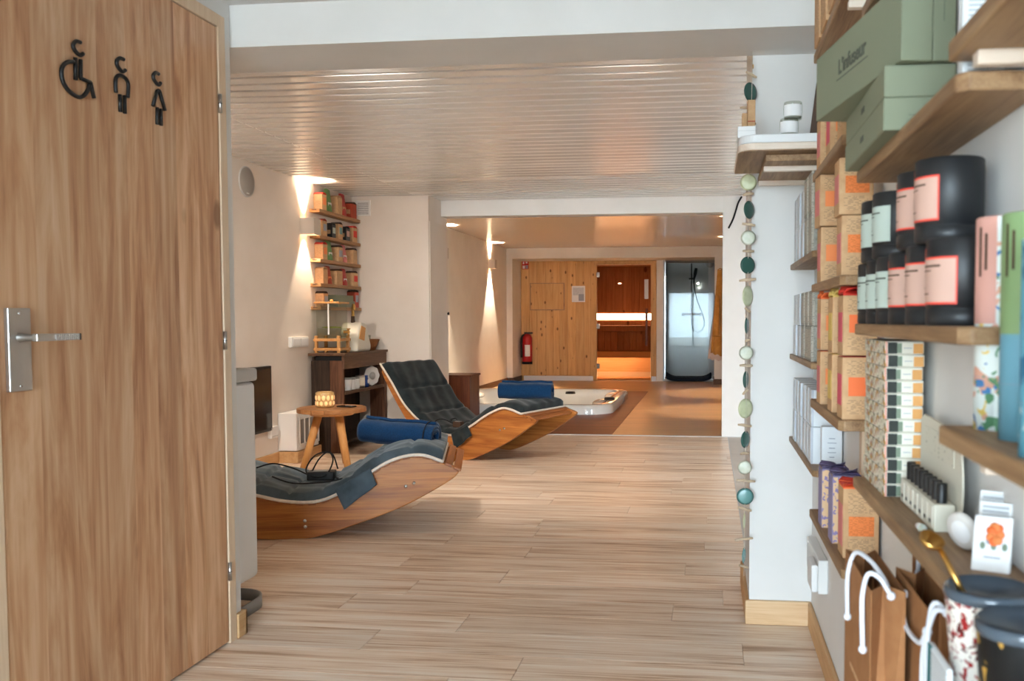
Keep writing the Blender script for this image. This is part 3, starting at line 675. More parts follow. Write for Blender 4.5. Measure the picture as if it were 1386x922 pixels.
MB().tube([(.175, .082 * math.cos(k * PI / 10), .068 + .0745 * math.sin(k * PI / 10)) for k in range(20)], .003, 6, closed=True).build('elastic_band', 'black_rubber', tw1, local=True)
pt = o2 + Vector((math.cos(a2) * .50 - math.sin(a2) * .34, math.sin(a2) * .50 + math.cos(a2) * .34, .462))
tw2 = towel('rolled_towel', 'navy folded towel lying on the pad by the hot tub', pt, .41, math.radians(0), .066, 1.45, .62)
# heating controllers with leads
def controller(name, label, loc, rz, size, lines, mat):
    t = thing(name, label, 'controller', loc, rz)
    sx, sy, sz = size
    MB().box(-sx / 2, sx / 2, -sy / 2, sy / 2, 0, sz).build('body', mat, t, local=True, bevel=.006)
    MB().box(-sx * .3, sx * .3, -sy * .3, sy * .3, sz, sz + .002).build('key_panel', 'grey_plastic', t, local=True)
    for ln in lines: MB().tube([tuple(q) for q in crom3(ln)], .004, 6).build('cable', 'black_rubber', t, local=True)
    return t
def crom3(P, n=6):
    return crom(P, n)
controller('heater_control', 'black heat controller with tangled leads on the grey-blue pad', (-2.02, 4.58, .245), .25, (.14, .085, .045),
           [[(-.05, 0, .04), (-.02, .04, .1), (.03, .03, .14), (.06, -.01, .10), (.03, -.04, .03), (-.03, -.05, .02), (-.08, 0, .05), (-.04, .05, .12), (.04, .06, .13), (.08, .02, .05)],
            [(-.07, .02, .02), (-.14, .04, .05), (-.2, 0, .08), (-.24, -.08, .10), (-.28, -.2, .10)],
            [(.05, -.03, .02), (.12, -.08, .01), (.16, -.13, .03), (.05, -.2, .02), (-.1, -.22, .02), (-.2, -.24, .06)]], 'black_plastic')
controller('heater_control', 'small brown heat controller with a black lead on the dark pad', tuple(o2 + Vector((math.cos(a2) * .02 - math.sin(a2) * .10, math.sin(a2) * .02 + math.cos(a2) * .10, .238))), a2, (.075, .05, .045),
           [[(-.03, 0, .02), (-.08, .02, .03), (-.13, -.03, .06), (-.14, -.11, .05), (-.2, -.13, -.06), (-.24, -.135, -.12)], [(-.02, .02, .04), (-.07, .06, .06), (-.1, .03, .05), (-.05, -.02, .05)]], 'dark_brown')
# ================================================================== HOT TUB AND CHEST
tb = thing('hot_tub', 'white acrylic hot tub with rounded rim set into the reddish deck', 'hot tub', (-2.1, 11.45, 0))
TX0, TX1, TY0, TY1, TZ = -3.3, -1.1, 10.25, 12.75, .11
def rrect(x0, x1, y0, y1, r, n=8):
    out = []
    for cx, cy, a in ((x1 - r, y1 - r, 0), (x0 + r, y1 - r, PI / 2), (x0 + r, y0 + r, PI), (x1 - r, y0 + r, 1.5 * PI)):
        for k in range(n + 1): an = a + PI / 2 * k / n; out.append((cx + r * math.cos(an), cy + r * math.sin(an)))
    return out
rings = [(0, .004, .3), (-.0, .06, .3), (.012, .095, .3), (.035, TZ, .29), (.12, TZ, .26), (.15, .10, .25), (.17, .05, .25), (.20, -.1, .24), (.30, -.25, .22), (.62, -.27, .2), (.66, -.6, .18), (.9, -.62, .1)]
vs = []; fs = []; n0 = 36
for ins, z, r in rings: vs += [(x, y, z) for x, y in rrect(TX0 + ins, TX1 - ins, TY0 + ins, TY1 - ins, max(r - ins * .2, .05))]
for j in range(len(rings) - 1):
    for i in range(n0): k = (i + 1) % n0; fs.append((j * n0 + i, j * n0 + k, (j + 1) * n0 + k, (j + 1) * n0 + i))
fs.append(tuple((len(rings) - 1) * n0 + i for i in range(n0)))
MB().add(vs, fs, True).build('shell', 'acrylic', tb)
def seatbump(c, rx, ry, rz): MB().ell(c, rx, ry, rz, 20, 10).build('armrest', 'acrylic', tb)
seatbump((-1.28, 11.1, .06), .14, .3, .05); seatbump((-1.26, 12.1, .06), .12, .25, .05); seatbump((-3.12, 11.9, .06), .13, .35, .05)
for px, py in ((772, 533), (825, 541), (641, 537)):
    p = onZ(px, py, TZ); MB().lathe([(.0001, .03), (.06, .028), (.068, 0)], (p.x, p.y, TZ), 18).build('diverter_knob', 'black_plastic', tb)
ch = thing('teak_chest', 'reddish brown teak chest standing beside the hot tub', 'chest', (-2.62, 9.2, 0))
x1 = onY(637, 510, 9.0).x; zt_ = onY(630, 508, 9.0).z
MB().box(-2.95, x1 - .012, 9.012, 9.40, 0, zt_ - .02).build('body', 'teak', ch, bevel=.003)
MB().box(-2.96, x1, 9.0, 9.41, zt_ - .02, zt_).build('lid', 'teak', ch, bevel=.003)
# ================================================================== LOUNGE FURNITURE
# white dispenser by the partition
t = thing('waste_bin', 'tall white bin with pale grey top on a looped grey foot', 'bin', (-1.81, 3.1, 0))
MB().box(-1.94, -1.68, 2.985, 3.24, .12, .855).build('body', 'white_gloss', t, bevel=.02, seg=3)
MB().box(-1.945, -1.675, 2.98, 3.246, .856, .904).build('top_cap', 'pale_grey', t, bevel=.01, seg=3)
ring = rrect(-1.95, -1.672, 2.99, 3.315, .11, 6)
vs = [(x, y, 0) for x, y in ring] + [(x, y, .045) for x, y in ring]; k = len(ring)
MB().add(vs, [(i, (i + 1) % k, k + (i + 1) % k, k + i) for i in range(k)], True).build('foot_loop', 'grey_plastic', t, solid=.008)
MB().box(-1.88, -1.76, 3.04, 3.18, 0, .12).build('stem', 'grey_plastic', t, bevel=.01)
# wall items on the left wall
p = onX(333, 246, XL); t = thing('wall_speaker', 'round flush grey speaker high on the lounge wall', 'speaker', (XL, p.y, p.z))
MB().lathe([(.0001, .012), (.095, .011), (.1, .008)], (XL, p.y, p.z), 36, 'x').build('grille', 'speaker_cloth', t); MB().lathe([(.1, .008), (.106, .009), (.108, 0)], (XL, p.y, p.z), 36, 'x').build('bezel', 'pale_grey', t)
MB().box(XL + .012, XL + .0135, p.y - .018, p.y + .018, p.z - .085, p.z - .078).build('badge', 'white_gloss', t)
y1 = onX(363, 540, XL).y; z0, z1 = onX(363, 583, XL).z, onX(363, 495, XL).z
t = thing('wall_screen', 'black flat screen mounted low on the lounge wall', 'screen', (XL, y1 - .6, z0)); MB().box(XL, XL + .03, y1 - 1.2, y1, z0, z1).build('housing', 'black_plastic', t, bevel=.004); MB().box(XL + .03, XL + .032, y1 - 1.18, y1 - .02, z0 + .02, z1 - .02).build('panel', 'screen_black', t)
def wallbox(name, label, cat, px0, px1, py0, py1, dep, mat='white_plastic'):
    a = onX(px0, (py0 + py1) / 2, XL); b = onX(px1, (py0 + py1) / 2, XL); zc = onX((px0 + px1) / 2, py0, XL).z; zd = onX((px0 + px1) / 2, py1, XL).z
    t = thing(name, label, cat, (XL, (a.y + b.y) / 2, zd)); MB().box(XL, XL + dep, a.y, b.y, zd, zc).build('cover', mat, t, bevel=.005)
    return t, a.y, b.y, zd, zc
t, ya, yb, zd, zc = wallbox('socket_box', 'white double socket on the lounge wall above the vent', 'socket', 390, 413, 456, 470, .03)
for k in (0, 1): MB().box(XL + .03, XL + .033, ya + .012 + k * (yb - ya) / 2, ya + (yb - ya) / 2 - .008 + k * (yb - ya) / 2, zd + .012, zc - .012).build('socket_face', 'paper_white', t, bevel=.002)
t, ya, yb, zd, zc = wallbox('junction_box', 'small white box under the black screen', 'junction box', 362, 372, 577, 593, .03); MB().box(XL + .03, XL + .032, ya + .01, yb - .01, zd + .01, zd + .02).build('slot', 'pale_grey', t)
# ventilation box
t = thing('vent_box', 'white floor ventilation box with slotted grille beside the stool', 'vent', (-3.165, 6.76, .085))
MB().box(XL, -3.09, 6.57, 6.96, .09, .375).build('casing', 'white_paint', t, bevel=.004)
MB().box(-3.09, -3.086, 6.61, 6.93, .13, .335).build('grille_plate', 'grey_plastic', t)
for k in range(5): MB().box(-3.087, -3.08, 6.605 + k * .084, 6.617 + k * .084, .125, .34).build('grille_bar', 'white_paint', t, bevel=.002)
for za in (.325, .12): MB().box(-3.087, -3.08, 6.605, 6.95, za, za + .02).build('grille_rim', 'white_paint', t)
skirt('trim_5', MB().box(XL + .015, -3.075, 6.555, 6.57, 0, .085).box(-3.09, -3.075, 6.57, 6.98, 0, .085), 'pine_trim_y')
# stool
SX, SY, SZ = -2.738, 6.4, .443
t = thing('round_stool', 'round wooden stool with three splayed legs beside the lounger', 'stool', (SX, SY, 0))
tp = MB()
for k in range(5):                                              # five glued boards clipped by the circle
    R_ = .246; xa = -R_ + k * 2 * R_ / 5; xb = xa + 2 * R_ / 5 - .002; pts = []
    ks = 7
    for q in range(ks + 1): xx = xa + (xb - xa) * q / ks; pts.append((SX + xx, SY + math.sqrt(max(R_ * R_ - xx * xx, 0))))
    for q in range(ks, -1, -1): xx = xa + (xb - xa) * q / ks; pts.append((SX + xx, SY - math.sqrt(max(R_ * R_ - xx * xx, 1e-6))))
    MB().prism(pts, SZ - .032, SZ, 'z').build('top_board', 'stool_top', t, bevel=.004)
MB().lathe([(.0001, SZ - .055), (.15, SZ - .055), (.165, SZ - .045), (.17, SZ - .032)], (SX, SY, 0), 28).build('under_disc', 'stool_leg', t)
for an in (205, 325, 85):
    c, s_ = math.cos(math.radians(an)), math.sin(math.radians(an)); MB().tube([(SX + c * .09, SY + s_ * .09, SZ - .04), (SX + c * .205, SY + s_ * .205, 0)], [.030, .024], 14).build('leg', 'stool_leg', t)
t = thing('candle_holder', 'glowing amber candle holder with oval cutouts on the stool', 'candle holder', (SX - .06, SY + .02, SZ))
MB().lathe([(.0001, .002), (.062, .002), (.066, .01), (.066, .105), (.058, .112), (.056, .105), (.056, .01), (.0001, .01)], (SX - .06, SY + .02, SZ), 28).build('jar', 'amber_glass', t)
for r in range(2):
    for k in range(12):
        an = 2 * PI * (k + .5 * r) / 12; m = MB().ell((0, 0, 0), .004, .0125, .019 if r else .016, 8, 6); m.xf(Matrix.Translation((SX - .06 + .0655 * math.cos(an), SY + .02 + .0655 * math.sin(an), SZ + .03 + r * .04)) @ Matrix.Rotation(an, 4, 'Z')); m.build('oval_window', 'candle_glow', t)
t = thing('phone', 'black phone lying on the round stool', 'phone', (SX + .10, SY - .02, SZ))
m = MB().box(-.065, .065, -.035, .035, 0, .01).xf(Matrix.Translation((SX + .1, SY + .03, SZ)) @ Matrix.Rotation(-.25, 4, 'Z')); m.build('case', 'black_plastic', t, bevel=.004)
m = MB().box(-.06, .06, -.031, .031, .01, .011).xf(Matrix.Translation((SX + .1, SY + .03, SZ)) @ Matrix.Rotation(-.25, 4, 'Z')); m.build('display', 'screen_black', t)
# rustic console
KX0, KX1, KY0, KY1, KZ = -3.2, -2.92, 7.08, 8.06, .812
t = thing('rustic_console', 'dark reclaimed wood console with an open shelf in the corner', 'console', (-3.0, 7.6, 0))
MB().box(KX0 - .015, KX1 + .015, KY0 - .02, KY1, KZ - .022, KZ).build('worktop', 'rustic_top', t, bevel=.004)
xs = [KX0, KX0 + .16, KX1 - .005]
MB().box(xs[0], xs[1] - .002, KY0, KY0 + .025, 0, KZ - .06).build('end_plank', 'rustic_dark', t, bevel=.004)
MB().box(xs[1], xs[2], KY0 - .005, KY0 + .025, 0, KZ - .06).build('end_plank', 'rustic_mid', t, bevel=.004)
MB().box(KX0 + .04, KX1 - .02, KY0 + .005, KY0 + .02, KZ - .06, KZ - .022).build('end_gap', 'black_rubber', t)
MB().box(KX1 - .02, KX1, KY0, KY1, KZ - .13, KZ - .022).build('apron', 'rustic_top', t, bevel=.003)
MB().box(KX1 - .14, KX1, KY1 - .06, KY1, 0, KZ - .13).build('post', 'rustic_mid', t, bevel=.004); MB().box(KX0, KX0 + .02, KY0 + .025, KY1, 0, KZ - .03).build('back_panel', 'rustic_dark', t)
SHZ = .50
MB().box(KX0 + .02, KX1, KY0 + .025, KY1 - .06, SHZ - .025, SHZ).build('shelf', 'rustic_top', t, bevel=.003)
MB().box(KX0 + .02, KX1, KY0 + .025, KY1 - .06, .08, .1).build('shelf', 'rustic_dark', t, bevel=.003)
# things on the console shelf
for i, (yy, h, r) in enumerate(((7.25, .09, .034), (7.34, .085, .033), (7.43, .085, .033))):
    t = thing('storage_jar', ('small white jar beside the end plank on the console shelf', 'small white jar between two others on the console shelf', 'small white jar beside the metal can on the console shelf')[i], 'jar', (-2.965, yy, SHZ), group='white jars on the console shelf')
    MB().lathe([(.0001, 0), (r, 0), (r, h), (.0001, h)], (-2.965, yy, SHZ), 18).build('body', 'white_gloss', t, bevel=.004); MB().lathe([(r * 1.02, h), (r * 1.02, h + .014), (.0001, h + .016)], (-2.965, yy, SHZ), 18).build('lid', 'grey_plastic', t)
t = thing('metal_can', 'pale metal can between the white jars and the blue pot', 'can', (-2.965, 7.53, SHZ)); MB().lathe([(.0001, 0), (.04, 0), (.04, .105), (.037, .107), (.0001, .104)], (-2.965, 7.53, SHZ), 20).build('body', 'steel', t); MB().lathe([(.0405, .02), (.0405, .09)], (-2.965, 7.53, SHZ), 20).build('sleeve', 'box_cream', t)
t = thing('blue_pot', 'small blue pot next to the white plate on the console shelf', 'pot', (-2.96, 7.64, SHZ)); MB().lathe([(.0001, 0), (.028, 0), (.034, .05), (.02, .08), (.022, .1), (.0001, .1)], (-2.96, 7.64, SHZ), 18).build('body', 'blue_plastic', t); MB().ell((-2.93, 7.63, SHZ + .05), .006, .016, .02).build('sticker', 'paper_white', t)
t = thing('scalloped_plate', 'white scalloped plate leaning on the console shelf', 'plate', (-2.97, 7.80, SHZ))
prof = [(r_ * (1 + .04 * math.cos(8 * a_)) * math.cos(a_), r_ * (1 + .04 * math.cos(8 * a_)) * math.sin(a_)) for a_, r_ in ((2 * PI * k / 48, .085) for k in range(48))]
m = MB().prism(prof, 0, .012, 'x', True); m.xf(Matrix.Translation((-2.97, 7.80, SHZ + .088)) @ Matrix.Rotation(-.5, 4, 'Z')); m.build('dish', 'white_gloss', t, bevel=.003)
m = MB().lathe([(.03, .0), (.034, .008), (.0001, .008)], (0, 0, 0), 20, 'x'); m.xf(Matrix.Translation((-2.96, 7.795, SHZ + .088)) @ Matrix.Rotation(-.5, 4, 'Z')); m.build('well', 'pale_grey', t)
# drinks dispenser on the console
t = thing('drinks_dispenser', 'glass drinks dispenser with wooden lid and stand on the console', 'dispenser', (-3.08, 7.23, KZ))
dc = Vector((-3.08, 7.23, KZ)); s_ = .095
for sx in (-1, 1):
    for sy in (-1, 1): MB().box(dc.x + sx * s_ - .012, dc.x + sx * s_ + .012, dc.y + sy * s_ - .012, dc.y + sy * s_ + .012, KZ, KZ + .14).build('stand_leg', 'stool_leg', t, bevel=.003)
for z in (.018, .095):
    MB().box(dc.x - s_ - .02, dc.x + s_ + .02, dc.y - s_ - .014, dc.y - s_ - .0, KZ + z, KZ + z + .022).box(dc.x + s_, dc.x + s_ + .014, dc.y - s_, dc.y + s_, KZ + z, KZ + z + .022).box(dc.x - s_ - .014, dc.x - s_, dc.y - s_, dc.y + s_, KZ + z, KZ + z + .022).box(dc.x - s_ - .02, dc.x + s_ + .02, dc.y + s_, dc.y + s_ + .014, KZ + z, KZ + z + .022).build('stand_rail', 'stool_leg', t, bevel=.002)
MB().box(dc.x - s_, dc.x + s_, dc.y - s_, dc.y + s_, KZ + .1, KZ + .115).build('stand_board', 'stool_leg', t)
def tank(h0, h1, ins, mat, nm):
    r = rrect(dc.x - .1 + ins, dc.x + .1 - ins, dc.y - .1 + ins, dc.y + .1 - ins, .03, 5); k = len(r)
    MB().add([(x, y, KZ + h0) for x, y in r] + [(x, y, KZ + h1) for x, y in r], [(i, (i + 1) % k, k + (i + 1) % k, k + i) for i in range(k)] + [tuple(range(k))[::-1]], True).build(nm, mat, t)
tank(.118, .40, 0, 'jar_glass', 'tank'); tank(.125, .20, .006, 'jar_glass', 'water')
for k in range(7):
    an = k * .9; MB().lathe([(.0001, -.004), (.028, -.004), (.028, .004), (.0001, .004)], (dc.x + .05 * math.cos(an), dc.y + .05 * math.sin(an), KZ + .205 + .003 * (k % 3)), 14).build('citrus_slice', 'lemon', t)
MB().box(dc.x - .108, dc.x + .108, dc.y - .108, dc.y + .108, KZ + .401, KZ + .415).build('wooden_lid', 'stool_leg', t, bevel=.004); MB().ell((dc.x, dc.y, KZ + .425), .014, .014, .012).build('lid_knob', 'stool_leg', t)
MB().box(dc.x + .008, dc.x + .02, dc.y - .104, dc.y - .1015, KZ + .15, KZ + .4).build('level_strip', 'paper_white', t)
MB().lathe([(.012, 0), (.012, .05), (.0001, .05)], (dc.x + .1, dc.y, KZ + .17), 12, 'x').lathe([(.009, -.03), (.009, .02), (.0001, .02)], (dc.x + .14, dc.y, KZ + .17), 12).box(dc.x + .132, dc.x + .148, dc.y - .025, dc.y + .025, KZ + .19, KZ + .2).build('tap', 'brass', t, bevel=.002)
# cream drinks fountain
t = thing('cream_fountain', 'cream sloping drinks fountain with brass gooseneck tap on the console', 'fountain', (-3.02, 7.57, KZ))
pr = [(7.41, KZ), (7.73, KZ), (7.74, KZ + .05), (7.63, KZ + .24), (7.51, KZ + .25), (7.43, KZ + .12)]
MB().prism(pr, -3.11, -2.94, 'x').build('body', 'box_cream', t, bevel=.02, seg=3)
MB().prism([(7.45, KZ + .11), (7.57, KZ + .09), (7.60, KZ + .2), (7.51, KZ + .22)], -2.941, -2.935, 'x').build('inset', 'box_orange', t, bevel=.006)
MB().tube(crom([(-3.02, 7.53, KZ + .24), (-3.02, 7.53, KZ + .36), (-3.01, 7.51, KZ + .395), (-2.99, 7.48, KZ + .385), (-2.985, 7.47, KZ + .35)], 5), .013, 10).build('gooseneck', 'brass', t); MB().lathe([(.02, 0), (.016, .03), (.016, .06)], (-3.02, 7.53, KZ + .24), 14).build('tap_collar', 'dark_brown', t)
t = thing('wicker_basket', 'brown wicker basket holding a clear cup on the console', 'basket', (-3.04, 7.89, KZ))
MB().lathe([(.0001, 0), (.075, 0), (.105, .07), (.11, .09), (.1, .092), (.09, .06), (.06, .012), (.0001, .012)], (-3.04, 7.89, KZ), 22).build('bowl', 'wicker', t); MB().tube([(-3.04 + .108 * math.cos(2 * PI * k / 24), 7.89 + .108 * math.sin(2 * PI * k / 24), KZ + .09) for k in range(24)], .007, 6, closed=True).build('rim', 'wicker', t)
tag(MB().lathe([(.0001, .0), (.04, .0), (.05, .12), (.047, .12), (.037, .004), (.0001, .004)], (-3.05, 7.88, KZ + .014), 18).build('clear_cup', 'jar_glass'), 'clear cup standing in the wicker basket', 'cup')
# wall vent above
vp = onY(493, 282, 8.08)
t = thing('wall_vent', 'white slatted vent plate near the ceiling beside the tea shelves', 'vent', (vp.x, 8.08, vp.z - .07)); MB().box(vp.x - .075, vp.x + .062, 8.068, 8.08, vp.z - .07, vp.z + .07).build('plate', 'white_paint', t, bevel=.003)
for k in range(7): MB().box(vp.x - .055, vp.x + .045, 8.064, 8.068, vp.z - .055 + k * .016, vp.z - .049 + k * .016).build('slot', 'grey_plastic', t)
# ================================================================== GOODS HELPERS
def carton(name, label, cat, x0, x1, y0, y1, z0, z1, mat, parts=(), group=None, rot=0, bevel=.0015, tilt=0):
    c = Vector(((x0 + x1) / 2, (y0 + y1) / 2, z0)); t = thing(name, label, cat, c, rot, group)
    a, b, d, e, h = x0 - c.x, x1 - c.x, y0 - c.y, y1 - c.y, z1 - z0
    MB().box(a, b, d, e, 0, h).build('body', mat, t, local=True, bevel=bevel, seg=1)
    k = .0007
    for pn, face, u0, u1, v0, v1, pm in parts:
        m = MB(); z0_, z1_ = h * v0, h * v1
        if face == 'S': m.box(a + (b - a) * u0, a + (b - a) * u1, d - k, d + k, z0_, z1_)
        if face == 'W': m.box(a - k, a + k, d + (e - d) * u0, d + (e - d) * u1, z0_, z1_)
        if face == 'E': m.box(b - k, b + k, d + (e - d) * u0, d + (e - d) * u1, z0_, z1_)
        if face == 'T': m.box(a + (b - a) * u0, a + (b - a) * u1, d + (e - d) * v0, d + (e - d) * v1, h - k, h + k)
        m.build(pn, pm, t, local=True)
    t['_h'] = h
    if tilt: t.rotation_euler = (0, tilt, rot)
    return t
def petals(t, x0, x1, y0, y1, h, mats, rise=.02):
    """pinwheel of four rounded closing flaps on top of a carton (local coordinates)"""
    cx, cy = 0, 0; hx, hy = (x1 - x0) / 2, (y1 - y0) / 2
    for k in range(4):
        m = MB(); an = k * PI / 2
        def fn(u, v):
            x = -1 + 2 * u; yy = -1 + v * 1.15 * math.sin(PI * min(max(u, .02), .98)) ** .6; z = rise * v * (1.2 - u * .6) * (1 + .2 * k) + .001 * k
            ca, sa = math.cos(an), math.sin(an); return (hx * (x * ca - yy * sa), hy * (x * sa + yy * ca), h + .0008 + z)
        m.grid(fn, 10, 4).build('closing_flap', mats[k % len(mats)], t, local=True, solid=.0012)
def shelf(label, xf, y0, y1, zt, th=.021, bat=(), mat='shelf_oak', xw=XW, side=1, ch=.012, group=None):
    t = thing('wall_shelf', label, 'shelf', ((xf + xw) / 2, (y0 + y1) / 2, zt - th), 0, group)
    s = 1 if side > 0 else -1
    pts = [(xw, y0 + ch * .5), (xf + s * ch, y0), (xf, y0 + ch), (xf, y1 - .002), (xw, y1)]
    if s < 0: pts = pts[::-1]
    MB().prism(pts, zt - th, zt, 'z').build('board', mat, t, bevel=.003)
    for yb in bat: MB().box(min(xf + s * .018, xw), max(xf + s * .018, xw), yb, yb + .022, zt - th - .016, zt - th).build('batten', 'batten_pine', t, bevel=.002)
    return t
XA, XB = .278, .266
ZA1, ZA2, ZA3 = 1.271, .963, .675
ZB0, ZB1, ZB2, ZB3, ZB4 = 1.768, 1.46, 1.174, .874, .58
ZC0, ZC1, ZC2, ZC3 = 1.635, 1.352, 1.075, .792
ZD1, ZD2 = 1.395, .960
shelf('short oak shelf by the pillar, topmost of three holding white cartons', XA, 2.56, 3.245, ZA1, .018)
shelf('short oak shelf by the pillar, middle of three holding white cartons', XA, 2.56, 3.245, ZA2, .018)
shelf('short oak shelf by the pillar, lowest of three holding white cartons', XA, 2.50, 3.245, ZA3, .018)
shelf('oak shelf highest on the wall under large kraft boxes', XB, 1.92, 2.465, ZB0, .023, (1.98, 2.34))
shelf('oak shelf behind the long sage box, carrying kraft boxes', XB, 1.93, 2.465, ZB1, .021, (1.98, 2.36))
shelf('oak shelf with two stacks of pink labelled kraft boxes', XB, 1.93, 2.465, ZB2, .021, (2.06, 2.33))
shelf('oak shelf with stacked kraft boxes that have red and orange tops', XB, 1.93, 2.465, ZB3, .023)
shelf('oak shelf with the purple and orange topped boxes', XB, 1.86, 2.465, ZB4, .021)
shelf('oak shelf at the top above the sage green boxes', XB, 1.25, 1.70, ZC0, .021)
shelf('oak shelf under the sage green boxes', XB, 1.045, 1.735, ZC1, .021)
shelf('oak shelf with two tiers of black tins', XB, 1.02, 1.735, ZC2, .020)
shelf('oak shelf with the floral box stack and the vial display', XB, 1.03, 1.735, ZC3, .020)
shelf('oak shelf overhanging beside the white booklet', XB, .62, 1.09, ZD1, .023, (1.035, .72))
shelf('oak shelf with tall floral tubes', XB, .55, 1.105, ZD2, .022, (.98, .66))
shelf('low oak shelf under the paper bags', .185, 1.02, 1.47, .49, .021, (1.1, 1.4))
shelf('low oak shelf under the drinking tumblers', .235, .66, 1.03, .678, .021, (.9, .7))
struct('trim_6', MB().box(XW - .012, XW, 2.155, 2.19, .5, 1.9), 'pine_trim_z')
# ------------------------------------------------------------------ column A: slim cartons
def slim(y0, ln, z0, h, kind, lab, grp, x0=None, x1=.348):
    x0 = x0 if x0 is not None else XA + .006 + random.uniform(0, .004)
    mt, pm = {'w': ('carton_white', 'carton_silver'), 'g': ('carton_pattern', 'carton_grey_print')}[kind]
    carton('slim_carton', lab, 'carton', x0, x1, y0, y0 + ln, z0, z0 + h, mt, [('print_panel', 'W', .1, .9, .08, .9, 'carton_white_print' if kind == 'w' else 'carton_grey_print'), ('foil_edge', 'S', 0, .1, 0, 1, pm)], grp)
ORD = ('first', 'second', 'third', 'fourth', 'fifth', 'sixth', 'seventh', 'eighth', 'ninth', 'tenth', 'eleventh', 'twelfth')
def tiers(ys, ln, z, h, kind, lab, grp, n=2):
    for i, y in enumerate(ys):
        for k in range(n): slim(y + (.004 if k else 0), ln, z + k * (h + .0012), h, kind, lab + ', ' + ('lower', 'upper')[k] + ' tier, ' + ORD[i] + ' from the pillar', grp)
tiers((3.10, 2.985, 2.875), .085, ZA1, .105, 'w', 'slim white carton on topmost pillar shelf', 'white cartons, topmost pillar shelf')
tiers((2.77, 2.66), .09, ZA1, .115, 'g', 'grey patterned carton on topmost pillar shelf', 'grey cartons, topmost pillar shelf')
tiers((3.09, 2.96), .10, ZA2, .10, 'w', 'slim white carton on middle pillar shelf', 'white cartons, middle pillar shelf')
tiers((2.85, 2.74, 2.63), .09, ZA2, .10, 'g', 'grey patterned carton on middle pillar shelf', 'grey cartons, middle pillar shelf')
tiers((3.10, 3.0, 2.90, 2.80, 2.71, 2.62), .07, ZA3, .104, 'w', 'slim white carton on lowest pillar shelf', 'white cartons, lowest pillar shelf')
carton('facing_carton', 'flat white carton facing outwards at the end of the lowest pillar shelf', 'carton', .303, .357, 2.515, 2.545, ZA3, ZA3 + .118, 'carton_white', [('print_line', 'S', .35, .65, .72, .74, 'grey_card'), ('print_line', 'S', .28, .72, .62, .635, 'grey_card'), ('print_line', 'S', .35, .65, .50, .52, 'grey_card'), ('print_line', 'S', .3, .7, .40, .415, 'grey_card'), ('print_line', 'S', .38, .62, .29, .31, 'grey_card')])
# ------------------------------------------------------------------ column B: kraft tea boxes
def tea(label, px, Y, z, h, side, front, top=None, w=.07, ln=.075, rot=0, lines=True):
    x0 = onY(px, 432, Y).x; x0 = min(x0, XW - .004 - w)
    ps = [('side_label', 'W', .12, .88, .22, .72, side)]
    if front: ps.append(('front_label', 'S', .18, .88, .38, .68, front))
    if lines: ps += [('small_print', 'S', .14, .9, .72, .95, 'kraft_print'), ('small_print', 'S', .14, .9, .08, .32, 'kraft_print')]
    if top: ps.append(('lid_panel', 'T', .03, .97, .03, .97, top))
    return carton('tea_box', label, 'box', x0, x0 + w, Y, Y + ln, z, z + h, 'kraft', ps, 'kraft tea boxes on the wall shelves', rot)
# highest: large boxes leaning out
for i, (yy, zz, hh) in enumerate(((2.33, ZB0, .20), (2.20, ZB0, .24), (2.06, ZB0, .22))):
    carton('kraft_box', ('large kraft box at the pillar end of the highest shelf', 'large kraft box between two others on the highest shelf', 'large kraft box at the open end of the highest shelf')[i], 'box', .262, .345, yy - .02, yy + .085, zz, zz + hh, 'kraft', [('small_print', 'W', .1, .9, .1, .5, 'kraft_print'), ('front_label', 'S', .2, .8, .3, .6, 'orange_print')])
tea('kraft box with pink side at the pillar end of the shelf behind the sage box', 1108, 2.32, ZB1, .12, 'pink_print', 'orange_print')
tea('kraft box with red top in the middle of the shelf behind the sage box', 1121, 2.16, ZB1, .135, 'pink_hot', 'orange_print', 'red_card')
tea('plain kraft box at the open end of the shelf behind the sage box', 1137, 1.97, ZB1, .125, 'kraft_print', 'orange_lines')
tea('kraft tea box, lower of the pillar-side stack on the pink label shelf', 1110, 2.31, ZB2, .135, 'pink_print', 'orange_print')
tea('tilted kraft tea box, upper of the pillar-side stack on the pink label shelf', 1107, 2.315, ZB2 + .138, .125, 'pink_print', 'orange_print', rot=.06)
tea('kraft tea box, lower of the open-end stack on the pink label shelf', 1138, 1.965, ZB2, .125, 'pink_print', 'orange_lines')
tea('kraft tea box, upper of the open-end stack on the pink label shelf', 1134, 1.97, ZB2 + .127, .118, 'pink_print', 'orange_lines')
for (nm, px, Y, sd, ft, tpm) in (('orange topped', 1111, 2.29, 'pink_print', 'orange_print', 'orange_card'), ('yellow topped', 1127, 2.09, 'yellow_card', 'orange_print', 'yellow_card'), ('red topped', 1141, 1.945, 'pink_hot', 'red_card', 'red_card')):
    for k in (0, 1):
        tt = tea(nm + ' kraft tea box, ' + ('upper' if k else 'lower') + ' of its stack', px, Y, ZB3 + k * .134, .13 if k == 0 else .124, sd, ft if ft != 'red_card' else 'orange_card', tpm)
        if k == 1: petals(tt, 0, .07, 0, .075, .124, [tpm, tpm], .012)
t = carton('tea_box', 'kraft box with lilac flowers and purple flap top', 'box', .272, .335, 2.24, 2.31, ZB4, ZB4 + .14, 'kraft', [('flower_side', 'W', .0, 1, 0, 1, 'purple_card'), ('flower_front', 'S', .0, 1, 0, 1, 'purple_kraft')], 'kraft tea boxes on the wall shelves')
petals(t, 0, .063, 0, .07, .14, ['purple_card', 'purple_dark'], .005)
t = carton('tea_box', 'kraft box with lilac print and purple flaps beside the orange box', 'box', .276, .339, 2.08, 2.15, ZB4, ZB4 + .15, 'purple_kraft', [('flower_side', 'W', .0, 1, 0, 1, 'purple_card')], 'kraft tea boxes on the wall shelves')
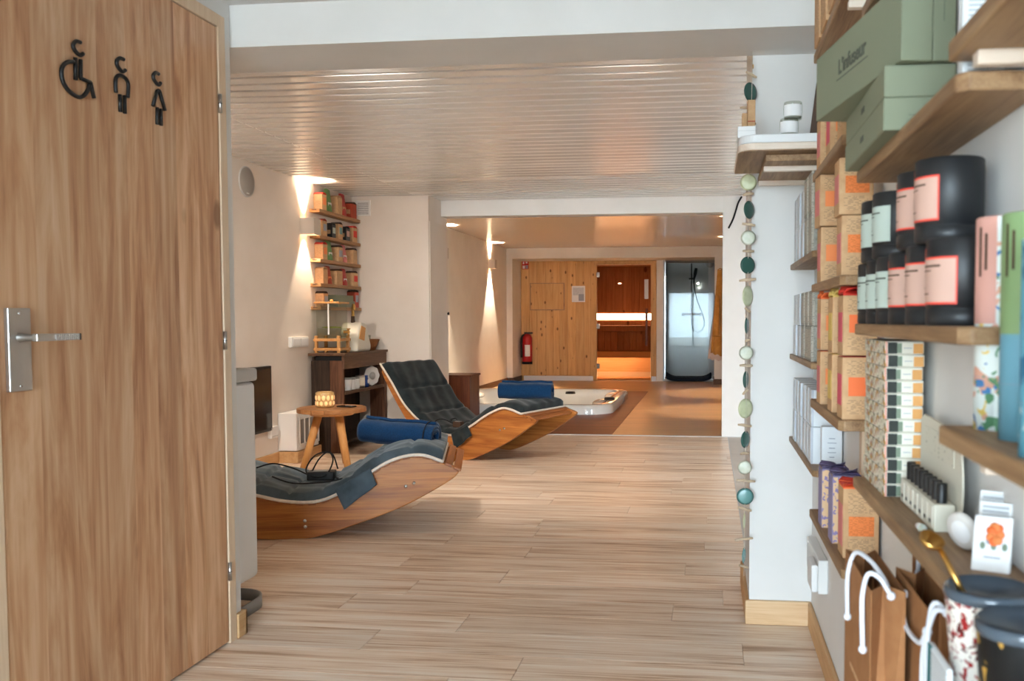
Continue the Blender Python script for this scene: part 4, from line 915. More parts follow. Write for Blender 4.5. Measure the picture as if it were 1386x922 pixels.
petals(t, 0, .063, 0, .07, .15, ['purple_card', 'purple_dark'], .005)
t = carton('tea_box', 'kraft box with bright orange flap top on the lowest tea shelf', 'box', .281, .355, 1.955, 2.03, ZB4, ZB4 + .148, 'kraft', [('front_label', 'S', .16, .86, .32, .6, 'orange_lines'), ('small_print', 'S', .14, .88, .64, .94, 'kraft_print'), ('small_print', 'S', .14, .88, .06, .28, 'kraft_print'), ('side_label', 'W', .1, .9, .15, .75, 'pink_print'), ('top_panel', 'T', 0, 1, 0, 1, 'orange_card')], 'kraft tea boxes on the wall shelves')
petals(t, 0, .074, 0, .075, .148, ['orange_card', 'orange_card', 'orange_card', 'red_card'], .005)
# ------------------------------------------------------------------ column C: sage boxes
GP = [('lid_seam', 'W', 0, 1, .5, .515, 'carton_line'), ('lid_seam', 'S', 0, 1, .5, .515, 'carton_line'), ('thumb_mark', 'W', .45, .55, .22, .235, 'green_ink')]
carton('sage_box', 'flat sage green box lying directly on its shelf', 'box', .245, .345, 1.36, 1.73, ZC1, ZC1 + .046, 'green_card', [('edge_line', 'S', .35, .65, .45, .47, 'carton_line'), ('maker_mark', 'W', .46, .54, .4, .6, 'green_ink')], 'sage green boxes')
carton('sage_box', 'flat sage green box under the long lettered box', 'box', .246, .345, 1.362, 1.728, ZC1 + .0468, ZC1 + .0925, 'green_card', [('maker_mark', 'W', .46, .54, .4, .6, 'green_ink')], 'sage green boxes')
pn_, pf_ = Vector((.265, 1.343)), Vector((.193, 1.737)); dv = (pf_ - pn_); ln = dv.length; an = math.atan2(dv.y, dv.x) - PI / 2
t = thing('sage_gift_box', 'long sage green box with dark lettering stacked crookedly on top', 'box', (pn_.x, pn_.y, ZC1 + .0935), an, 'sage green boxes')
MB().box(0, .045, 0, ln, 0, .112).build('tray', 'green_card', t, local=True, bevel=.0015); MB().box(.0458, .078, -.001, ln + .001, -.0, .113).build('lid', 'green_card', t, local=True, bevel=.0015)
MB().box(.06, .0608, -.0018, 0, .055, .10).build('thumb_mark', 'carton_line', t, local=True)
def lettering(txt, size, parent, mat, M4, name='lettering', ext=.0003):
    cu = bpy.data.curves.new(name, 'FONT'); cu.body = txt; cu.size = size; cu.extrude = ext; cu.offset = size * .022; cu.align_x = 'CENTER'; cu.align_y = 'CENTER'
    ob = bpy.data.objects.new(name, cu); COL.objects.link(ob); dg = bpy.context.evaluated_depsgraph_get(); dg.update()
    me = bpy.data.meshes.new_from_object(ob.evaluated_get(dg)); bpy.data.objects.remove(ob)
    me.transform(M4); o = bpy.data.objects.new(name, me); COL.objects.link(o); me.materials.clear(); me.materials.append(M[mat]); o.parent = parent; return o
# face looks towards -x: text runs from far (left) to near (right): local x of text -> -y, text up -> z
TM = Matrix(((0, 0, -1, -.0004), (-1, 0, 0, ln * .52), (0, 1, 0, .062), (0, 0, 0, 1)))
lettering("L'infuseur", .034, t, 'green_ink', TM)
MB().box(-.0005, 0, ln * .52 - .075, ln * .52 + .075, .043, .0445).build('underline', 'green_ink', t, local=True)
t = carton('white_booklet', 'white booklet with a green stripe standing at the end of the sage box shelf', 'booklet', .283, .352, 1.093, 1.115, ZC1, ZC1 + .26, 'carton_white', [('text_block', 'S', .08, .42, .02, .98, 'card_lines'), ('green_stripe', 'S', .46, .62, .2, .98, 'green_tube'), ('text_block', 'S', .66, .95, .02, .9, 'card_lines'), ('pink_corner', 'S', .66, .95, .92, 1, 'pink_print')])
# ------------------------------------------------------------------ black tins
def tin(label, cx, cy, z, kind, r=.0425, h=.106, a0=150, a1=248):
    t = thing('black_tin', label, 'tin', (cx, cy, z), 0, 'black labelled tins')
    MB().lathe([(.0001, 0), (r - .002, 0), (r, .002), (r, .019), (r - .0012, .0198), (r - .0012, .0212), (r, .022), (r, h - .002), (r - .002, h), (.0001, h)], (0, 0, 0), 40).build('body', 'tin_black', t, local=True)
    def patch(rad, b0, b1, z0, z1, mat, nm):
        m = MB(); m.lathe([(rad, z0), (rad, z1)], (0, 0, 0), 14, a0=math.radians(b0), a1=math.radians(b1)); return m.build(nm, mat, t, local=True)
    tabw = 26
    if kind == 'pink':
        patch(r + .0004, a0, a1, .026, .083, 'red_line', 'label_border'); patch(r + .0004, a0, a0 + tabw, .083, .095, 'red_line', 'label_border')
        patch(r + .0007, a0 + 1, a1 - 2.5, .0285, .0805, 'pink_label', 'label'); patch(r + .0007, a0 + 1, a0 + tabw - 2.5, .0805, .0925, 'pink_label', 'label'); pm, ink = 'pink_print_label', 'dark_brown'
    else:
        patch(r + .0005, a0, a1, .026, .083, 'mint_label', 'label'); patch(r + .0005, a0, a0 + tabw, .083, .095, 'mint_label', 'label'); pm, ink = 'mint_print', 'green_ink'
    patch(r + .001, a0 + 8, a0 + 70, .071, .0735, ink, 'title_line'); patch(r + .001, a0 + 8, a0 + 50, .066, .0675, ink, 'title_line')
    patch(r + .001, a0 + 14, a0 + 18, .045, .058, ink, 'bottle_mark'); patch(r + .001, a0 + 18, a0 + 26, .045, .0475, ink, 'bottle_mark'); patch(r + .001, a0 + 8, a0 + 44, .038, .0395, ink, 'title_line')
    return t
TX = .307
for i, (yy, kd) in enumerate(((1.69, 'mint'), (1.602, 'mint'), (1.509, 'mint'), (1.405, 'pink'), (1.286, 'pink'), (1.168, 'pink'))):
    tin(('mint labelled black tin at the far end of the lower tier', 'mint labelled black tin second in the lower tier', 'mint labelled black tin next to the pink ones in the lower tier', 'pink labelled black tin next to the mint ones in the lower tier', 'pink labelled black tin between two pink ones in the lower tier', 'pink labelled black tin in the lower tier beside the floral tube')[i], TX, yy, ZC2, kd)
for i, (yy, kd, dx) in enumerate(((1.66, 'mint', 0), (1.549, 'mint', 0), (1.346, 'pink', -.001), (1.237, 'pink', 0))):
    tin(('mint labelled black tin at the far end of the upper tier', 'mint labelled black tin beside the pink ones in the upper tier', 'pink labelled black tin beside the mint ones in the upper tier', 'pink labelled black tin at the open end of the upper tier')[i], TX + dx, yy, ZC2 + .1065, kd, a0=145, a1=240)
# ------------------------------------------------------------------ floral boxes
for k in range(12):
    jx, jr = random.uniform(-.0015, .0015), random.uniform(-.012, .012)
    carton('floral_box', 'flat floral box in the tall stack, ' + ('topmost' if k == 11 else ORD[11 - k] + ' from the top'), 'box', .286 + jx, .347 + jx, 1.535, 1.73, ZC3 + k * .0213, ZC3 + k * .0213 + .0207, 'box_cream',
           [('flower_side', 'W', 0, 1, .02, .98, 'floral_box'), ('pink_edge', 'S', 0, .05, .02, .98, 'box_pink'), ('dark_leaf', 'S', .06, .30, .04, .92, 'box_dark'), ('green_leaf', 'S', .30, .42, .08, .85, 'box_leaf'), ('title_line', 'S', .48, .68, .45, .5, 'grey_card'), ('orange_fruit', 'S', .72, .97, .04, .82, 'box_orange')], 'stack of floral boxes', jr, .002)
# ------------------------------------------------------------------ vial display
t = thing('vial_display', 'cream card display with a row of black capped vials', 'display', (.32, 1.32, ZC3))
V0, V1 = 1.285, 1.505
MB().box(.306, .334, V0, V1, ZC3, ZC3 + .038).build('holder', 'cream_card', t, bevel=.002)
for k in range(7):
    ya = V0 + .006 + k * .0305; MB().box(.3048, .3061, ya, ya + .025, ZC3 + .004, ZC3 + .035).build('front_tab', 'box_cream', t, bevel=.001); MB().box(.3043, .3049, ya + .008, ya + .017, ZC3 + .010, ZC3 + .015).build('tab_print', 'green_ink', t)
for k in range(8):
    yy = V0 + .014 + k * .0272; v = MB().lathe([(.0001, 0), (.0075, 0), (.0075, .022), (.005, .026)], (.319, yy, ZC3 + .012), 12).build('vial', 'jar_glass', t); MB().lathe([(.0072, .026), (.0072, .052), (.006, .0535), (.0001, .0535)], (.319, yy, ZC3 + .012), 14).build('vial_cap', 'black_plastic', v)
pts = [(V0 - .012, ZC3 + .002)] + [(V0 - .012 - .010 * math.sin(PI * k / 6), ZC3 + .002 + k * .02) for k in range(1, 6)] + [(V0 - .006, ZC3 + .128), (V0 + .01, ZC3 + .136), (V1 - .02, ZC3 + .142), (V1, ZC3 + .134), (V1 + .004, ZC3 + .002)]
MB().prism(pts, .3365, .339, 'x').build('back_card', 'cream_card', t)
MB().box(.3357, .3366, V0 + .02, V1 - .03, ZC3 + .085, ZC3 + .125).build('card_print', 'cream_print', t)
# ------------------------------------------------------------------ soap disc, cards
t = thing('round_soap', 'pale round disc propped on its edge beside the flower card', 'soap', (.318, 1.185, ZC3))
SM = Matrix.Translation((.318, 1.185, ZC3 + .0255)) @ Matrix.Rotation(-1.0, 4, 'Z') @ Matrix.Rotation(.25, 4, 'X')
MB().lathe([(.0001, -.005), (.021, -.005), (.0245, -.002), (.0245, .002), (.021, .005), (.0001, .005)], (0, 0, 0), 30, 'y').xf(SM).build('disc', 'soap', t)
MB().lathe([(.0001, -.0056), (.014, -.0056), (.015, -.005)], (0, 0, 0), 24, 'y').xf(SM).build('stamped_centre', 'candle_white', t)
t = thing('flower_card', 'white card box with an orange flower leaning at the end of the vial shelf', 'card box', (.322, 1.088, ZC3)); t.rotation_euler = (math.radians(-24), 0, math.radians(-24))
MB().box(-.021, .021, 0, .013, 0.0, .066).build('box', 'paper_white', t, local=True, bevel=.002)
for k in range(7): an_ = k * .9; MB().lathe([(.0001, -.0006), (.0055, -.0006), (.0055, 0)], (.003 + .005 * math.cos(an_), -.0003 - .0002 * k, .044 + .009 * math.sin(an_)), 12, 'y').build('petal', 'orange_card' if k % 2 else 'orange_print', t, local=True)
for k in range(5): MB().ell((-.010 + k * .006, -.0004, .03 + (k % 2) * .006), .003, .0006, .0045, 8, 6).build('leaf_print', ('box_leaf', 'grey_card')[k % 2], t, local=True)
MB().box(-.008, .010, -.0006, 0, .016, .0175).build('title_line', 'grey_card', t, local=True)
for k in range(2):
    t = thing('text_card', ('white text card behind the flower card', 'white text card leaning on the wall behind the other cards')[k], 'card', (.334 + k * .008, 1.125 + k * .03, ZC3)); t.rotation_euler = (math.radians(-20), 0, math.radians(-28)); MB().box(-.018, .018, 0, .004, 0, .074 + k * .008).build('sheet', 'paper_white', t, local=True); MB().box(-.015, .015, -.0005, 0, .045, .07 + k * .008).build('text_block', 'card_lines', t, local=True)
t = thing('glass_stopper', 'small clear stopper with white tip beside the vial display', 'stopper', (.29, 1.24, ZC3)); MB().tube([(.288, 1.27, ZC3 + .008), (.292, 1.235, ZC3 + .008)], [.007, .006], 10).build('glass_tube', 'jar_glass', t); MB().tube([(.286, 1.29, ZC3 + .008), (.288, 1.27, ZC3 + .008)], [.004, .006], 10).build('white_tip', 'white_gloss', t)
# ------------------------------------------------------------------ tubes on the near shelf
def can(name, label, cx, cy, r, z, h, up, low, split=.6, side=None):
    t = thing(name, label, 'tube', (cx, cy, z), 0, 'tall paper tubes'); MB().lathe([(.0001, 0), (r, 0), (r, h * split)], (0, 0, 0), 36).build('lower_wrap', low, t, local=True); MB().lathe([(r + .0003, h * split), (r + .0003, h - .002), (r - .002, h), (.0001, h)], (0, 0, 0), 36).build('upper_wrap', up, t, local=True)
    MB().lathe([(r + .0006, h * .25), (r + .0006, h * .252)], (0, 0, 0), 36).build('seam', 'grey_card', t, local=True)
    if side: MB().lathe([(r + .0008, 0), (r + .0008, h * .995)], (0, 0, 0), 8, a0=math.radians(245), a1=math.radians(300)).build('flower_panel', side, t, local=True)
    for k, (f0, f1, ang) in enumerate(((.72, .95, 200), (.75, .92, 216))): MB().lathe([(r + .0012, h * f0), (r + .0012, h * f1)], (0, 0, 0), 3, a0=math.radians(ang), a1=math.radians(ang + 7)).build('title_print', 'dark_brown', t, local=True)
    return t
can('floral_tube', 'tall tube with pink upper wrap and floral lower half', .322, 1.07, .026, ZD2, .236, 'pink_tube', 'floral_tube', .5, 'floral_tube')
can('floral_tube', 'tall tube with green upper wrap and plain blue lower half', .321, .975, .026, ZD2, .23, 'green_tube', 'blue_tube', .47)
can('floral_tube', 'blue floral tube with a dark cap at the open end of its shelf', .303, .85, .028, ZD2, .195, 'blue_floral', 'blue_floral', .5)
tt_ = bpy.data.objects['floral_tube.002']; MB().lathe([(.012, .195), (.012, .215), (.0001, .215)], (0, 0, 0), 18).build('cap', 'dark_brown', tt_, local=True)
# ------------------------------------------------------------------ tumblers and spoon
t = thing('leopard_tumbler', 'white tumbler with dark red leopard spots and a smoky lid', 'tumbler', (.2875, .972, .678))
MB().lathe([(.0001, 0), (.033, 0), (.043, .118)], (0, 0, 0), 40).build('wall', 'leopard', t, local=True); MB().lathe([(.043, .118), (.0445, .121), (.0445, .128), (.041, .131), (.039, .122), (.0001, .119)], (0, 0, 0), 40).build('lid', 'lid_smoke', t, local=True)
t = thing('black_tumbler', 'black tumbler with gold pattern and a smoky lid', 'tumbler', (.292, .882, .678))
MB().lathe([(.0001, 0), (.034, 0), (.041, .112)], (0, 0, 0), 40).build('wall', 'black_gold', t, local=True); MB().lathe([(.041, .112), (.043, .115), (.043, .122), (.04, .125), (.038, .117), (.0001, .114)], (0, 0, 0), 40).build('lid', 'lid_smoke', t, local=True)
carton('recipe_packet', 'teal and white lined packet standing in front of the leopard tumbler', 'packet', .2365, .2425, .93, 1.01, .678, .735, 'carton_white', [('lined_face', 'W', .0, .8, .03, .97, 'card_lines'), ('teal_band', 'W', .8, 1, 0, 1, 'teal_card')])
t = thing('gold_spoon', 'gold scoop spoon leaning from the tumbler across the shelf edge', 'spoon', (.28, .96, .78))
s0, s1 = onY(1306, 808, .965), onY(1272, 742, .99)
MB().tube([s0, s0.lerp(s1, .5), s1], [.0032, .003, .0035], 10).build('handle', 'brass', t)
sc_ = onY(1261, 731, .995); m = MB().lathe([(.0001, -.009), (.007, -.008), (.0125, -.003), (.014, .002), (.0128, .002), (.0065, -.006), (.0001, -.007)], (0, 0, 0), 22); m.xf(Matrix.Translation(sc_) @ Matrix.Rotation(.45, 4, 'X') @ Matrix.Rotation(.3, 4, 'Y')); m.build('bowl', 'brass', t)
# ------------------------------------------------------------------ paper bags
def bag(label, x0, x1, y0, y1, z0, zt, ropes, skew=0):
    t = thing('paper_bag', label, 'bag', ((x0 + x1) / 2, (y0 + y1) / 2, z0), 0, 'kraft bags with rope handles')
    xm = (x0 + x1) / 2; g = min(.035, (y1 - y0) * .2)
    def wall(P, nm):
        MB().add(P, [tuple(range(len(P)))]).build(nm, 'kraft_bag', t, solid=.0012)
    wall([(x0, y0, z0), (x0, y1, z0), (x0 + skew, y1, zt), (x0 + skew, y0, zt)], 'broad_face'); wall([(x1, y0, z0), (x1, y1, z0), (x1, y1, zt), (x1, y0, zt)], 'broad_face')
    for ye, s in ((y0, 1), (y1, -1)):
        MB().add([(x0, ye, z0), (xm, ye + s * .002, z0), (xm, ye + s * g, zt), (x0 + skew, ye, zt), (x1, ye, z0), (x1, ye, zt)], [(0, 1, 2, 3), (1, 4, 5, 2)]).build('gusset', 'kraft_bag', t, solid=.0012)
    wall([(x0, y0, z0 + .001), (x1, y0, z0 + .001), (x1, y1, z0 + .001), (x0, y1, z0 + .001)], 'base')
    MB().box(x0 - .0014 + skew * .45, x0 - .0006 + skew * .5, y0 + .04, y1 - .06, z0 + (zt - z0) * .35, z0 + (zt - z0) * .37).build('print_line', 'kraft_print', t)
    for r in ropes: MB().tube(crom([Vector(q) for q in r], 6), .0034, 8).build('rope_handle', 'rope', t)
    for r in ropes:
        for e in (r[0], r[-1]): MB().ell(e, .006, .006, .006, 10, 6).build('rope_knot', 'rope', t)
    return t
zt = .732
b1 = bag('kraft paper bag standing out towards the floor, knotted white rope hanging down', .209, .252, 1.20, 1.42, .49, zt,
    [[(.2035, 1.36, zt - .085), (.203, 1.362, zt - .04), (.2045, 1.358, zt - .012), (.212, 1.345, zt + .014), (.225, 1.30, zt + .014), (.236, 1.26, zt - .0), (.24, 1.245, zt - .012)],
     [(.2035, 1.225, zt - .085), (.2025, 1.228, zt - .04), (.2035, 1.23, zt - .01), (.211, 1.235, zt + .013), (.224, 1.225, zt + .011), (.236, 1.21, zt - .008)]])
b2 = bag('kraft paper bag leaning by the leopard tumbler with crossed rope handles', .262, .30, 1.108, 1.31, .49, zt + .004,
    [[(.2575, 1.235, zt - .012), (.253, 1.225, zt - .025), (.2535, 1.20, zt - .045), (.2545, 1.13, zt - .04), (.2565, 1.105, zt - .02), (.263, 1.09, zt + .012), (.275, 1.085, zt + .012)],
     [(.2565, 1.095, zt - .10), (.256, 1.097, zt - .05), (.257, 1.098, zt - .015), (.264, 1.10, zt + .018), (.28, 1.09, zt + .006)], [(.2555, 1.118, zt - .09), (.2555, 1.115, zt - .05), (.2575, 1.105, zt - .018)]])
b3 = bag('kraft paper bag against the wall with rope handles tucked in', .308, .35, 1.16, 1.42, .49, zt + .012,
    [[(.305, 1.37, zt - .02), (.304, 1.36, zt + .01), (.31, 1.345, zt + .035), (.325, 1.33, zt + .03), (.33, 1.31, zt - .005)], [(.3045, 1.25, zt - .03), (.304, 1.255, zt + .0), (.312, 1.26, zt + .025), (.325, 1.25, zt + .02), (.335, 1.235, zt - .01)]])
# ------------------------------------------------------------------ display shelf at the pillar
t = thing('display_shelf', 'white layered display shelf with a rounded corner on the pillar', 'shelf', (.2, 3.0, 1.56))
def rcorner(x0, x1, y0, y1, r):
    return [(x1, y0), (x1, y1), (x0, y1)] + [(x0 + r - r * math.cos(k * PI / 16), y0 + r - r * math.sin(k * PI / 16)) for k in range(9)]
MB().prism(rcorner(.086, .36, 2.765, 3.17, .05), 1.602, 1.628, 'z').build('upper_board', 'white_gloss', t, bevel=.003)
MB().prism(rcorner(.082, .36, 2.745, 3.17, .06), 1.579, 1.6, 'z').build('lower_board', 'batten_pine', t, bevel=.003)
MB().prism(rcorner(.083, .359, 2.747, 3.169, .06), 1.576, 1.579, 'z').build('underside_veneer', 'shelf_oak', t)
MB().box(.165, .36, 2.81, 3.258, 1.556, 1.5755).build('support_board', 'shelf_oak', t, bevel=.002)
for yy in (2.90, 3.20): MB().box(.165, .36, yy, yy + .022, 1.54, 1.556).build('batten', 'batten_pine', t, bevel=.002)
carton('white_box', 'low white box on the rounded end of the display shelf', 'box', onY(998.5, 180, 2.82).x, onY(1023, 180, 2.82).x, 2.82, 2.9, 1.6285, 1.6285 + .035, 'paper_white', [('lid_line', 'S', 0, 1, .6, .62, 'pale_grey'), ('lid_line', 'W', 0, 1, .6, .62, 'pale_grey')])
xa, xb = onY(1012, 150, 3.0).x, onY(1022.5, 150, 3.0).x
carton('wood_block', 'upright kraft block at the rounded end of the display shelf', 'block', xa, xb, 3.0, 3.05, 1.6285, onY(1015, 135, 3.0).z, 'kraft', [('end_band', 'S', 0, 1, .55, .57, 'kraft_red'), ('side_print', 'W', .1, .9, .2, .5, 'kraft_print')])
carton('wood_block', 'short kraft block beside the upright kraft block', 'block', xa - .017, xa - .001, 3.0, 3.04, 1.6285, onY(1010, 153, 3.0).z, 'kraft', [('side_print', 'W', .1, .9, .2, .7, 'kraft_print'), ('top_panel', 'T', .2, .8, .2, .8, 'orange_print')])
for i, (px, yy, zc_) in enumerate(((1068, 2.81, 1.6285), (1073, 2.815, 1.6785))):
    p = onY(px, 180, yy); t = thing('glass_candle', ('glass candle jar standing on the display shelf, lower of two stacked', 'glass candle jar stacked on top of another on the display shelf')[i], 'candle', (p.x, yy, zc_))
    MB().lathe([(.0001, 0), (.026, 0), (.028, .02), (.028, .042), (.026, .0495), (.025, .044), (.025, .003), (.0001, .003)], (0, 0, 0), 24).build('jar', 'jar_glass', t, local=True); MB().lathe([(.0001, .004), (.0245, .004), (.0245, .03), (.0001, .03)], (0, 0, 0), 24).build('wax', 'candle_white', t, local=True); MB().lathe([(.0285, .006), (.0285, .04)], (0, 0, 0), 10, a0=math.radians(200), a1=math.radians(330)).build('label', 'paper_white', t, local=True)
t = thing('kraft_folders', 'fan of brown folders leaning at the wall end of the display shelf', 'folders', (.32, 2.8, 1.6285))
for k in range(4):
    m = MB().box(0, .045, 0, .004, 0, .15).xf(Matrix.Translation((.292 + k * .003, 2.79 + k * .02, 1.6285)) @ Matrix.Rotation(.12 + .03 * k, 4, 'Y')); m.build('folder', ('dark_brown', 'kraft_bag', 'kraft', 'dark_brown')[k], t)
# ------------------------------------------------------------------ garland of discs
GX, GY = .125, 3.212
t = thing('disc_garland', 'hanging garland of green and cream discs with driftwood pieces', 'garland', (GX, GY, .2))
def gz(py, px=1011): return onY(px, py, GY)
MB().tube([gz(70, 1019), gz(250, 1014), gz(500, 1010.5), gz(780, 1007)], .0012, 6).build('cord', 'string', t)
MB().lathe([(.006, 0), (.008, .002), (.006, .004), (.004, .002), (.006, 0)], gz(90, 1018.5), 14, 'x').build('ring', 'brass', t)
k_ = GY / F_PX
for px, py, wd, ht, mt in ((1016, 125, 18, 26, 'disc_green'), (1014, 205, 18, 22, 'disc_teal'), (1013, 247, 23, 22, 'disc_yellow'), (1014, 284, 15, 24, 'disc_green'), (1013, 322, 20, 20, 'disc_cream'), (1012, 359, 20, 23, 'disc_green'), (1012, 401, 15, 28, 'disc_yellow'), (1011, 441, 7, 22, 'disc_green'), (1010, 478, 19, 19, 'disc_cream'), (1009.5, 514, 9, 23, 'disc_green'), (1009, 553, 20, 27, 'disc_yellow'), (1009, 595, 13, 23, 'disc_green'), (1008, 633, 19, 19, 'disc_cream'), (1008.5, 672, 23, 23, 'disc_teal'), (1007.5, 705, 4, 22, 'disc_yellow'), (1007, 752, 6, 22, 'disc_teal')):
    r = ht * k_ / 2; an_ = math.acos(min(1, wd / ht)); c = gz(py, px)
    m = MB().lathe([(.0001, -.0025), (r * .7, -.0022), (r, 0), (r * .7, .0022), (.0001, .0025)], (0, 0, 0), 26, 'y'); m.xf(Matrix.Translation(c) @ Matrix.Rotation(an_, 4, 'Z')); m.build('disc', mt, t)
for px, py, ln_, sl_ in ((1017, 101, 14, -.5), (1010, 146, 16, 0), (1015, 168, 16, .1), (1013, 263, 14, .15), (1013.5, 304, 17, -.12), (1013, 340, 15, 0), (1012, 379, 22, .1), (1012, 420, 7, -.8), (1012, 461, 6, .3), (1010, 495, 17, -.02), (1009, 531, 7, .8), (1008, 576, 18, -.12), (1008, 614, 12, .1), (1009.5, 651, 25, -.06), (1008, 689, 18, -.3), (1007, 730, 24, .12), (1006.5, 767, 12, -.3)):
    c = gz(py, px); h_ = ln_ * k_ / 2; r = .005
    MB().tube([c + Vector((-h_, -.004, h_ * -sl_)), c + Vector((-h_ * .3, 0, h_ * -sl_ * .2 + .001)), c + Vector((h_ * .4, .001, h_ * sl_ * .5)), c + Vector((h_, .004, h_ * sl_))], [r * .7, r, r * 1.05, r * .7], 8).build('driftwood_piece', 'driftwood', t)
# ------------------------------------------------------------------ loose wire on the far wall
w0 = [onY(px, py, 8.455) for px, py in ((1004, 266), (999, 275), (996, 285), (992, 297), (986, 309))]
tag(MB().tube(crom(w0, 5), .008, 6).build('loose_wire', 'black_rubber'), 'black loose wire hanging from the ceiling corner on the far wall', 'wire')
# socket on the right wall
t = thing('wall_socket', 'white wall socket with clear flap low on the shelf wall', 'socket', (XW, 2.95, .24))
ya, yb = onX(1096, 765, XW - .02).y, onX(1112, 765, XW - .02).y
MB().box(XW - .03, XW, yb, ya, .245, .35).build('box', 'white_plastic', t, bevel=.004); MB().box(XW - .05, XW - .03, yb, yb + .12, .25, .335).build('plug_block', 'paper_white', t, bevel=.006)
# ------------------------------------------------------------------ far wall things
t = thing('fire_extinguisher', 'red fire extinguisher hung on the wall by the sauna', 'extinguisher', (-3.2, 15.85, .28))
c = onY(713, 470, 15.85); zb_, zt_ = onY(711, 493, 15.85).z, onY(711, 452, 15.85).z; hh = zt_ - zb_
MB().lathe([(.0001, .03), (.085, .03), (.09, .05), (.09, hh - .07), (.06, hh - .01), (.03, hh)], (c.x, 15.88, zb_), 24).build('cylinder', 'red_gloss', t); MB().lathe([(.0001, 0), (.092, 0), (.092, .045)], (c.x, 15.88, zb_), 24).build('foot_ring', 'black_rubber', t)
MB().box(c.x - .05, c.x + .10, 15.86, 15.90, zt_ + .0, zt_ + .03).build('lever', 'black_plastic', t, bevel=.004); MB().lathe([(.022, 0), (.022, .05), (.0001, .05)], (c.x, 15.88, zt_ - .03), 12).build('valve', 'black_plastic', t)
MB().tube(crom([(c.x - .03, 15.86, zt_ - .01), (c.x - .075, 15.80, zt_ - .05), (c.x - .085, 15.79, zt_ - .2), (c.x - .08, 15.79, zb_ + .12)], 5), .018, 8).build('hose', 'black_rubber', t)
MB().lathe([(.0915, .14), (.0915, .34)], (c.x, 15.88, zb_), 10, a0=math.radians(255), a1=math.radians(315)).build('label', 'paper_white', t)
t = thing('fire_sign', 'small red and white fire sign high on the sauna wall', 'sign', (-3.2, YS, 1.95)); a, b = onY(706.5, 364.5, YS - .004), onY(715.5, 353.5, YS - .004)
MB().box(a.x, b.x, YS - .004, YS, a.z, b.z).build('plate', 'signred', t); w_ = b.x - a.x; h_ = b.z - a.z
for (u0, u1, v0, v1, mt) in ((.15, .35, .62, .92, 'paper_white'), (.55, .85, .72, .92, 'paper_white'), (.1, .45, .08, .45, 'paper_white'), (.55, .9, .08, .5, 'grey_card')): MB().box(a.x + w_ * u0, a.x + w_ * u1, YS - .0048, YS - .004, a.z + h_ * v0, a.z + h_ * v1).build('pictogram', mt, t)
t = thing('notice_sheet', 'white notice sheet in a sleeve on the sauna wall', 'notice', (-2.3, YS, 1.38)); a, b = onY(774, 409, YS - .004), onY(792, 387, YS - .004)
MB().box(a.x, b.x, YS - .004, YS, a.z, b.z).build('sheet', 'paper_white', t); MB().box(a.x + .02, b.x - .02, YS - .0048, YS - .004, a.z + .12, b.z - .03).build('text_block', 'card_lines', t); MB().box(a.x + .12, b.x - .02, YS - .0052, YS - .0048, a.z + .02, a.z + .14).build('text_box', 'grey_card', t)
# ================================================================== TEA SHELVES IN THE LOUNGE CORNER
XT = -3.15; TY0, TY1 = 7.185, 8.06
tz = [onX(437, py, XT).z for py in (283.5, 318.5, 350.5, 383.5, 415.0)]
names = ('highest', 'second from the top', 'third from the top', 'fourth from the top', 'lowest')
def pouch(label, yc, z, wd, h, mat, lab):
    t = thing('tea_pouch', label, 'pouch', (XT - .06, yc, z), 0, 'tea pouches in the corner shelves')
    def fn(u, v):
        a_ = 2 * PI * u; th = .032 * (1 - v) ** .7 + .002; ww = wd / 2 * (1 - .06 * v * v) * (1 - .0 * v)
        return (th * math.cos(a_), ww * math.copysign(abs(math.sin(a_)) ** .6, math.sin(a_)), h * v * (1 - .06 * (math.sin(a_) ** 2) * v))
    MB().grid(lambda a_, b_: fn(a_, b_), 24, 10).build('bag', mat, t, local=True); MB().box(.024, .0255, -wd * .3, wd * .3, h * .1, h * .42).build('label', lab, t, local=True)
    MB().box(-.002, .002, -wd * .46, wd * .46, h * .90, h * .97).build('top_seal', mat, t, local=True)
def tbox(label, y0, z, w, ln, h, topm, lab, body='kraft'):
    t = carton('tea_box', label, 'box', XT - .015 - w, XT - .015, y0, y0 + ln, z, z + h, body, [('side_label', 'E', .2, .9, .35, .8, lab), ('small_print', 'S', .2, .8, .3, .6, 'kraft_print')], 'tea boxes in the corner shelves')
    def fn(u, v): return (-w / 2 + w * v, -ln / 2 + ln * u, h + .018 * math.sin(PI * u) ** .7)
    MB().grid(fn, 8, 2).build('arched_top', topm, t, local=True, solid=.002)
    return t
for i, z in enumerate(tz):
    t = thing('wall_shelf', 'small oak corner shelf with tea packs, ' + names[i], 'shelf', (XL + .08, 7.65, z - .03), 0, 'corner tea shelves')
    MB().box(XL, XT, TY0, TY1, z - .028, z).build('board', 'shelf_oak_small', t, bevel=.003)
    MB().box(XL + .02, XT - .03, TY0 - .002, TY0 + .02, z - .012, z - .003).build('end_slot', 'dark_brown', t)
B, Pq = tbox, pouch
z = tz[0]; B('kraft tea box with red arched top on the highest corner shelf', 7.27, z, .075, .09, .13, 'red_card', 'orange_print'); Pq('green tea pouch on the highest corner shelf', 7.47, z, .12, .2, 'pouch_green', 'paper_white'); B('plain kraft tea box on the highest corner shelf', 7.585, z, .08, .1, .145, 'kraft', 'kraft_print'); Pq('red tea pouch on the highest corner shelf', 7.78, z, .13, .2, 'pouch_red', 'kraft_print'); B('terracotta tea box on the highest corner shelf', 7.90, z, .08, .11, .13, 'dark_brown', 'kraft_red', 'kraft_red')
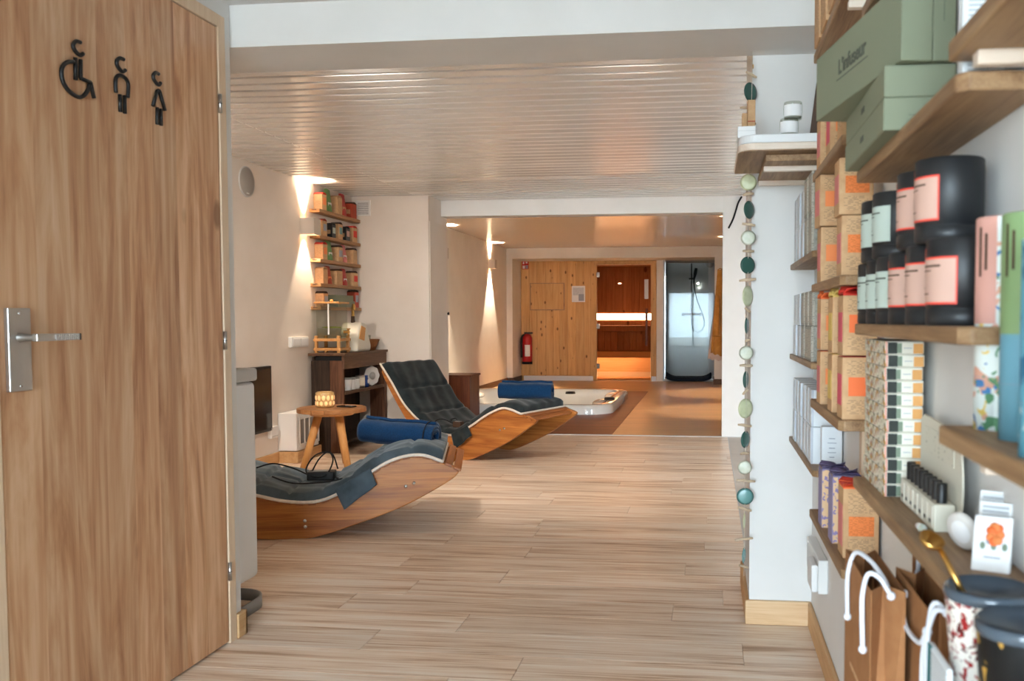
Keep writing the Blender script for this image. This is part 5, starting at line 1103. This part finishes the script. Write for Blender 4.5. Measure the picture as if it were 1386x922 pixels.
z = tz[1]; B('kraft tea box with grey label on the second corner shelf', 7.27, z, .075, .09, .125, 'kraft_red', 'grey_card'); B('black tea box with mint label on the second corner shelf', 7.46, z, .07, .08, .11, 'tin_black', 'mint_label', 'tin_black'); B('kraft tea box with teal label on the second corner shelf', 7.60, z, .08, .09, .13, 'dark_brown', 'disc_teal'); B('black tea box with pink label on the second corner shelf', 7.76, z, .075, .09, .11, 'tin_black', 'pink_label', 'tin_black'); B('kraft tea box with red label on the second corner shelf', 7.91, z, .08, .11, .13, 'red_card', 'red_card')
z = tz[2]; B('kraft tea box with red top on the third corner shelf', 7.27, z, .075, .09, .125, 'red_card', 'orange_print'); Pq('green tea pouch on the third corner shelf', 7.47, z, .12, .17, 'pouch_green', 'paper_white'); B('kraft tea box with grey label on the third corner shelf', 7.585, z, .085, .1, .125, 'dark_brown', 'grey_card'); Pq('brown and pink tea pouch on the third corner shelf', 7.78, z, .12, .16, 'pink_print', 'paper_white'); B('kraft tea box with an oval window on the third corner shelf', 7.91, z, .08, .1, .125, 'dark_brown', 'kraft_print')
z = tz[3]; B('kraft tea box with pale print on the fourth corner shelf', 7.27, z, .075, .09, .12, 'kraft', 'kraft_print'); Pq('orange tea pouch on the fourth corner shelf', 7.45, z, .11, .155, 'kraft_red', 'orange_print'); B('wide kraft tea box on the fourth corner shelf', 7.55, z, .1, .12, .12, 'dark_brown', 'kraft_print'); Pq('red tea pouch on the fourth corner shelf', 7.78, z, .12, .15, 'pouch_red', 'paper_white'); B('kraft tea box with red label on the fourth corner shelf', 7.91, z, .08, .11, .12, 'dark_brown', 'red_card')
z = tz[4]; B('kraft tea box with grey side on the lowest corner shelf', 7.27, z, .075, .09, .11, 'dark_brown', 'grey_card')
carton('sage_carton', 'long sage carton lying on the lowest corner shelf, lower of two', 'carton', XT - .11, XT - .01, 7.56, 7.93, z, z + .055, 'green_card', [('lid_line', 'E', 0, 1, .6, .62, 'carton_line')], 'sage cartons in the corner')
carton('sage_carton', 'long sage carton lying on the lowest corner shelf, upper of two', 'carton', XT - .11, XT - .012, 7.52, 7.90, z + .0555, z + .105, 'green_card', [('lid_line', 'E', 0, 1, .6, .62, 'carton_line')], 'sage cartons in the corner')
B('brown tea box behind the sage cartons on the lowest corner shelf', 7.945, z, .08, .09, .14, 'dark_brown', 'grey_card', 'kraft_red')
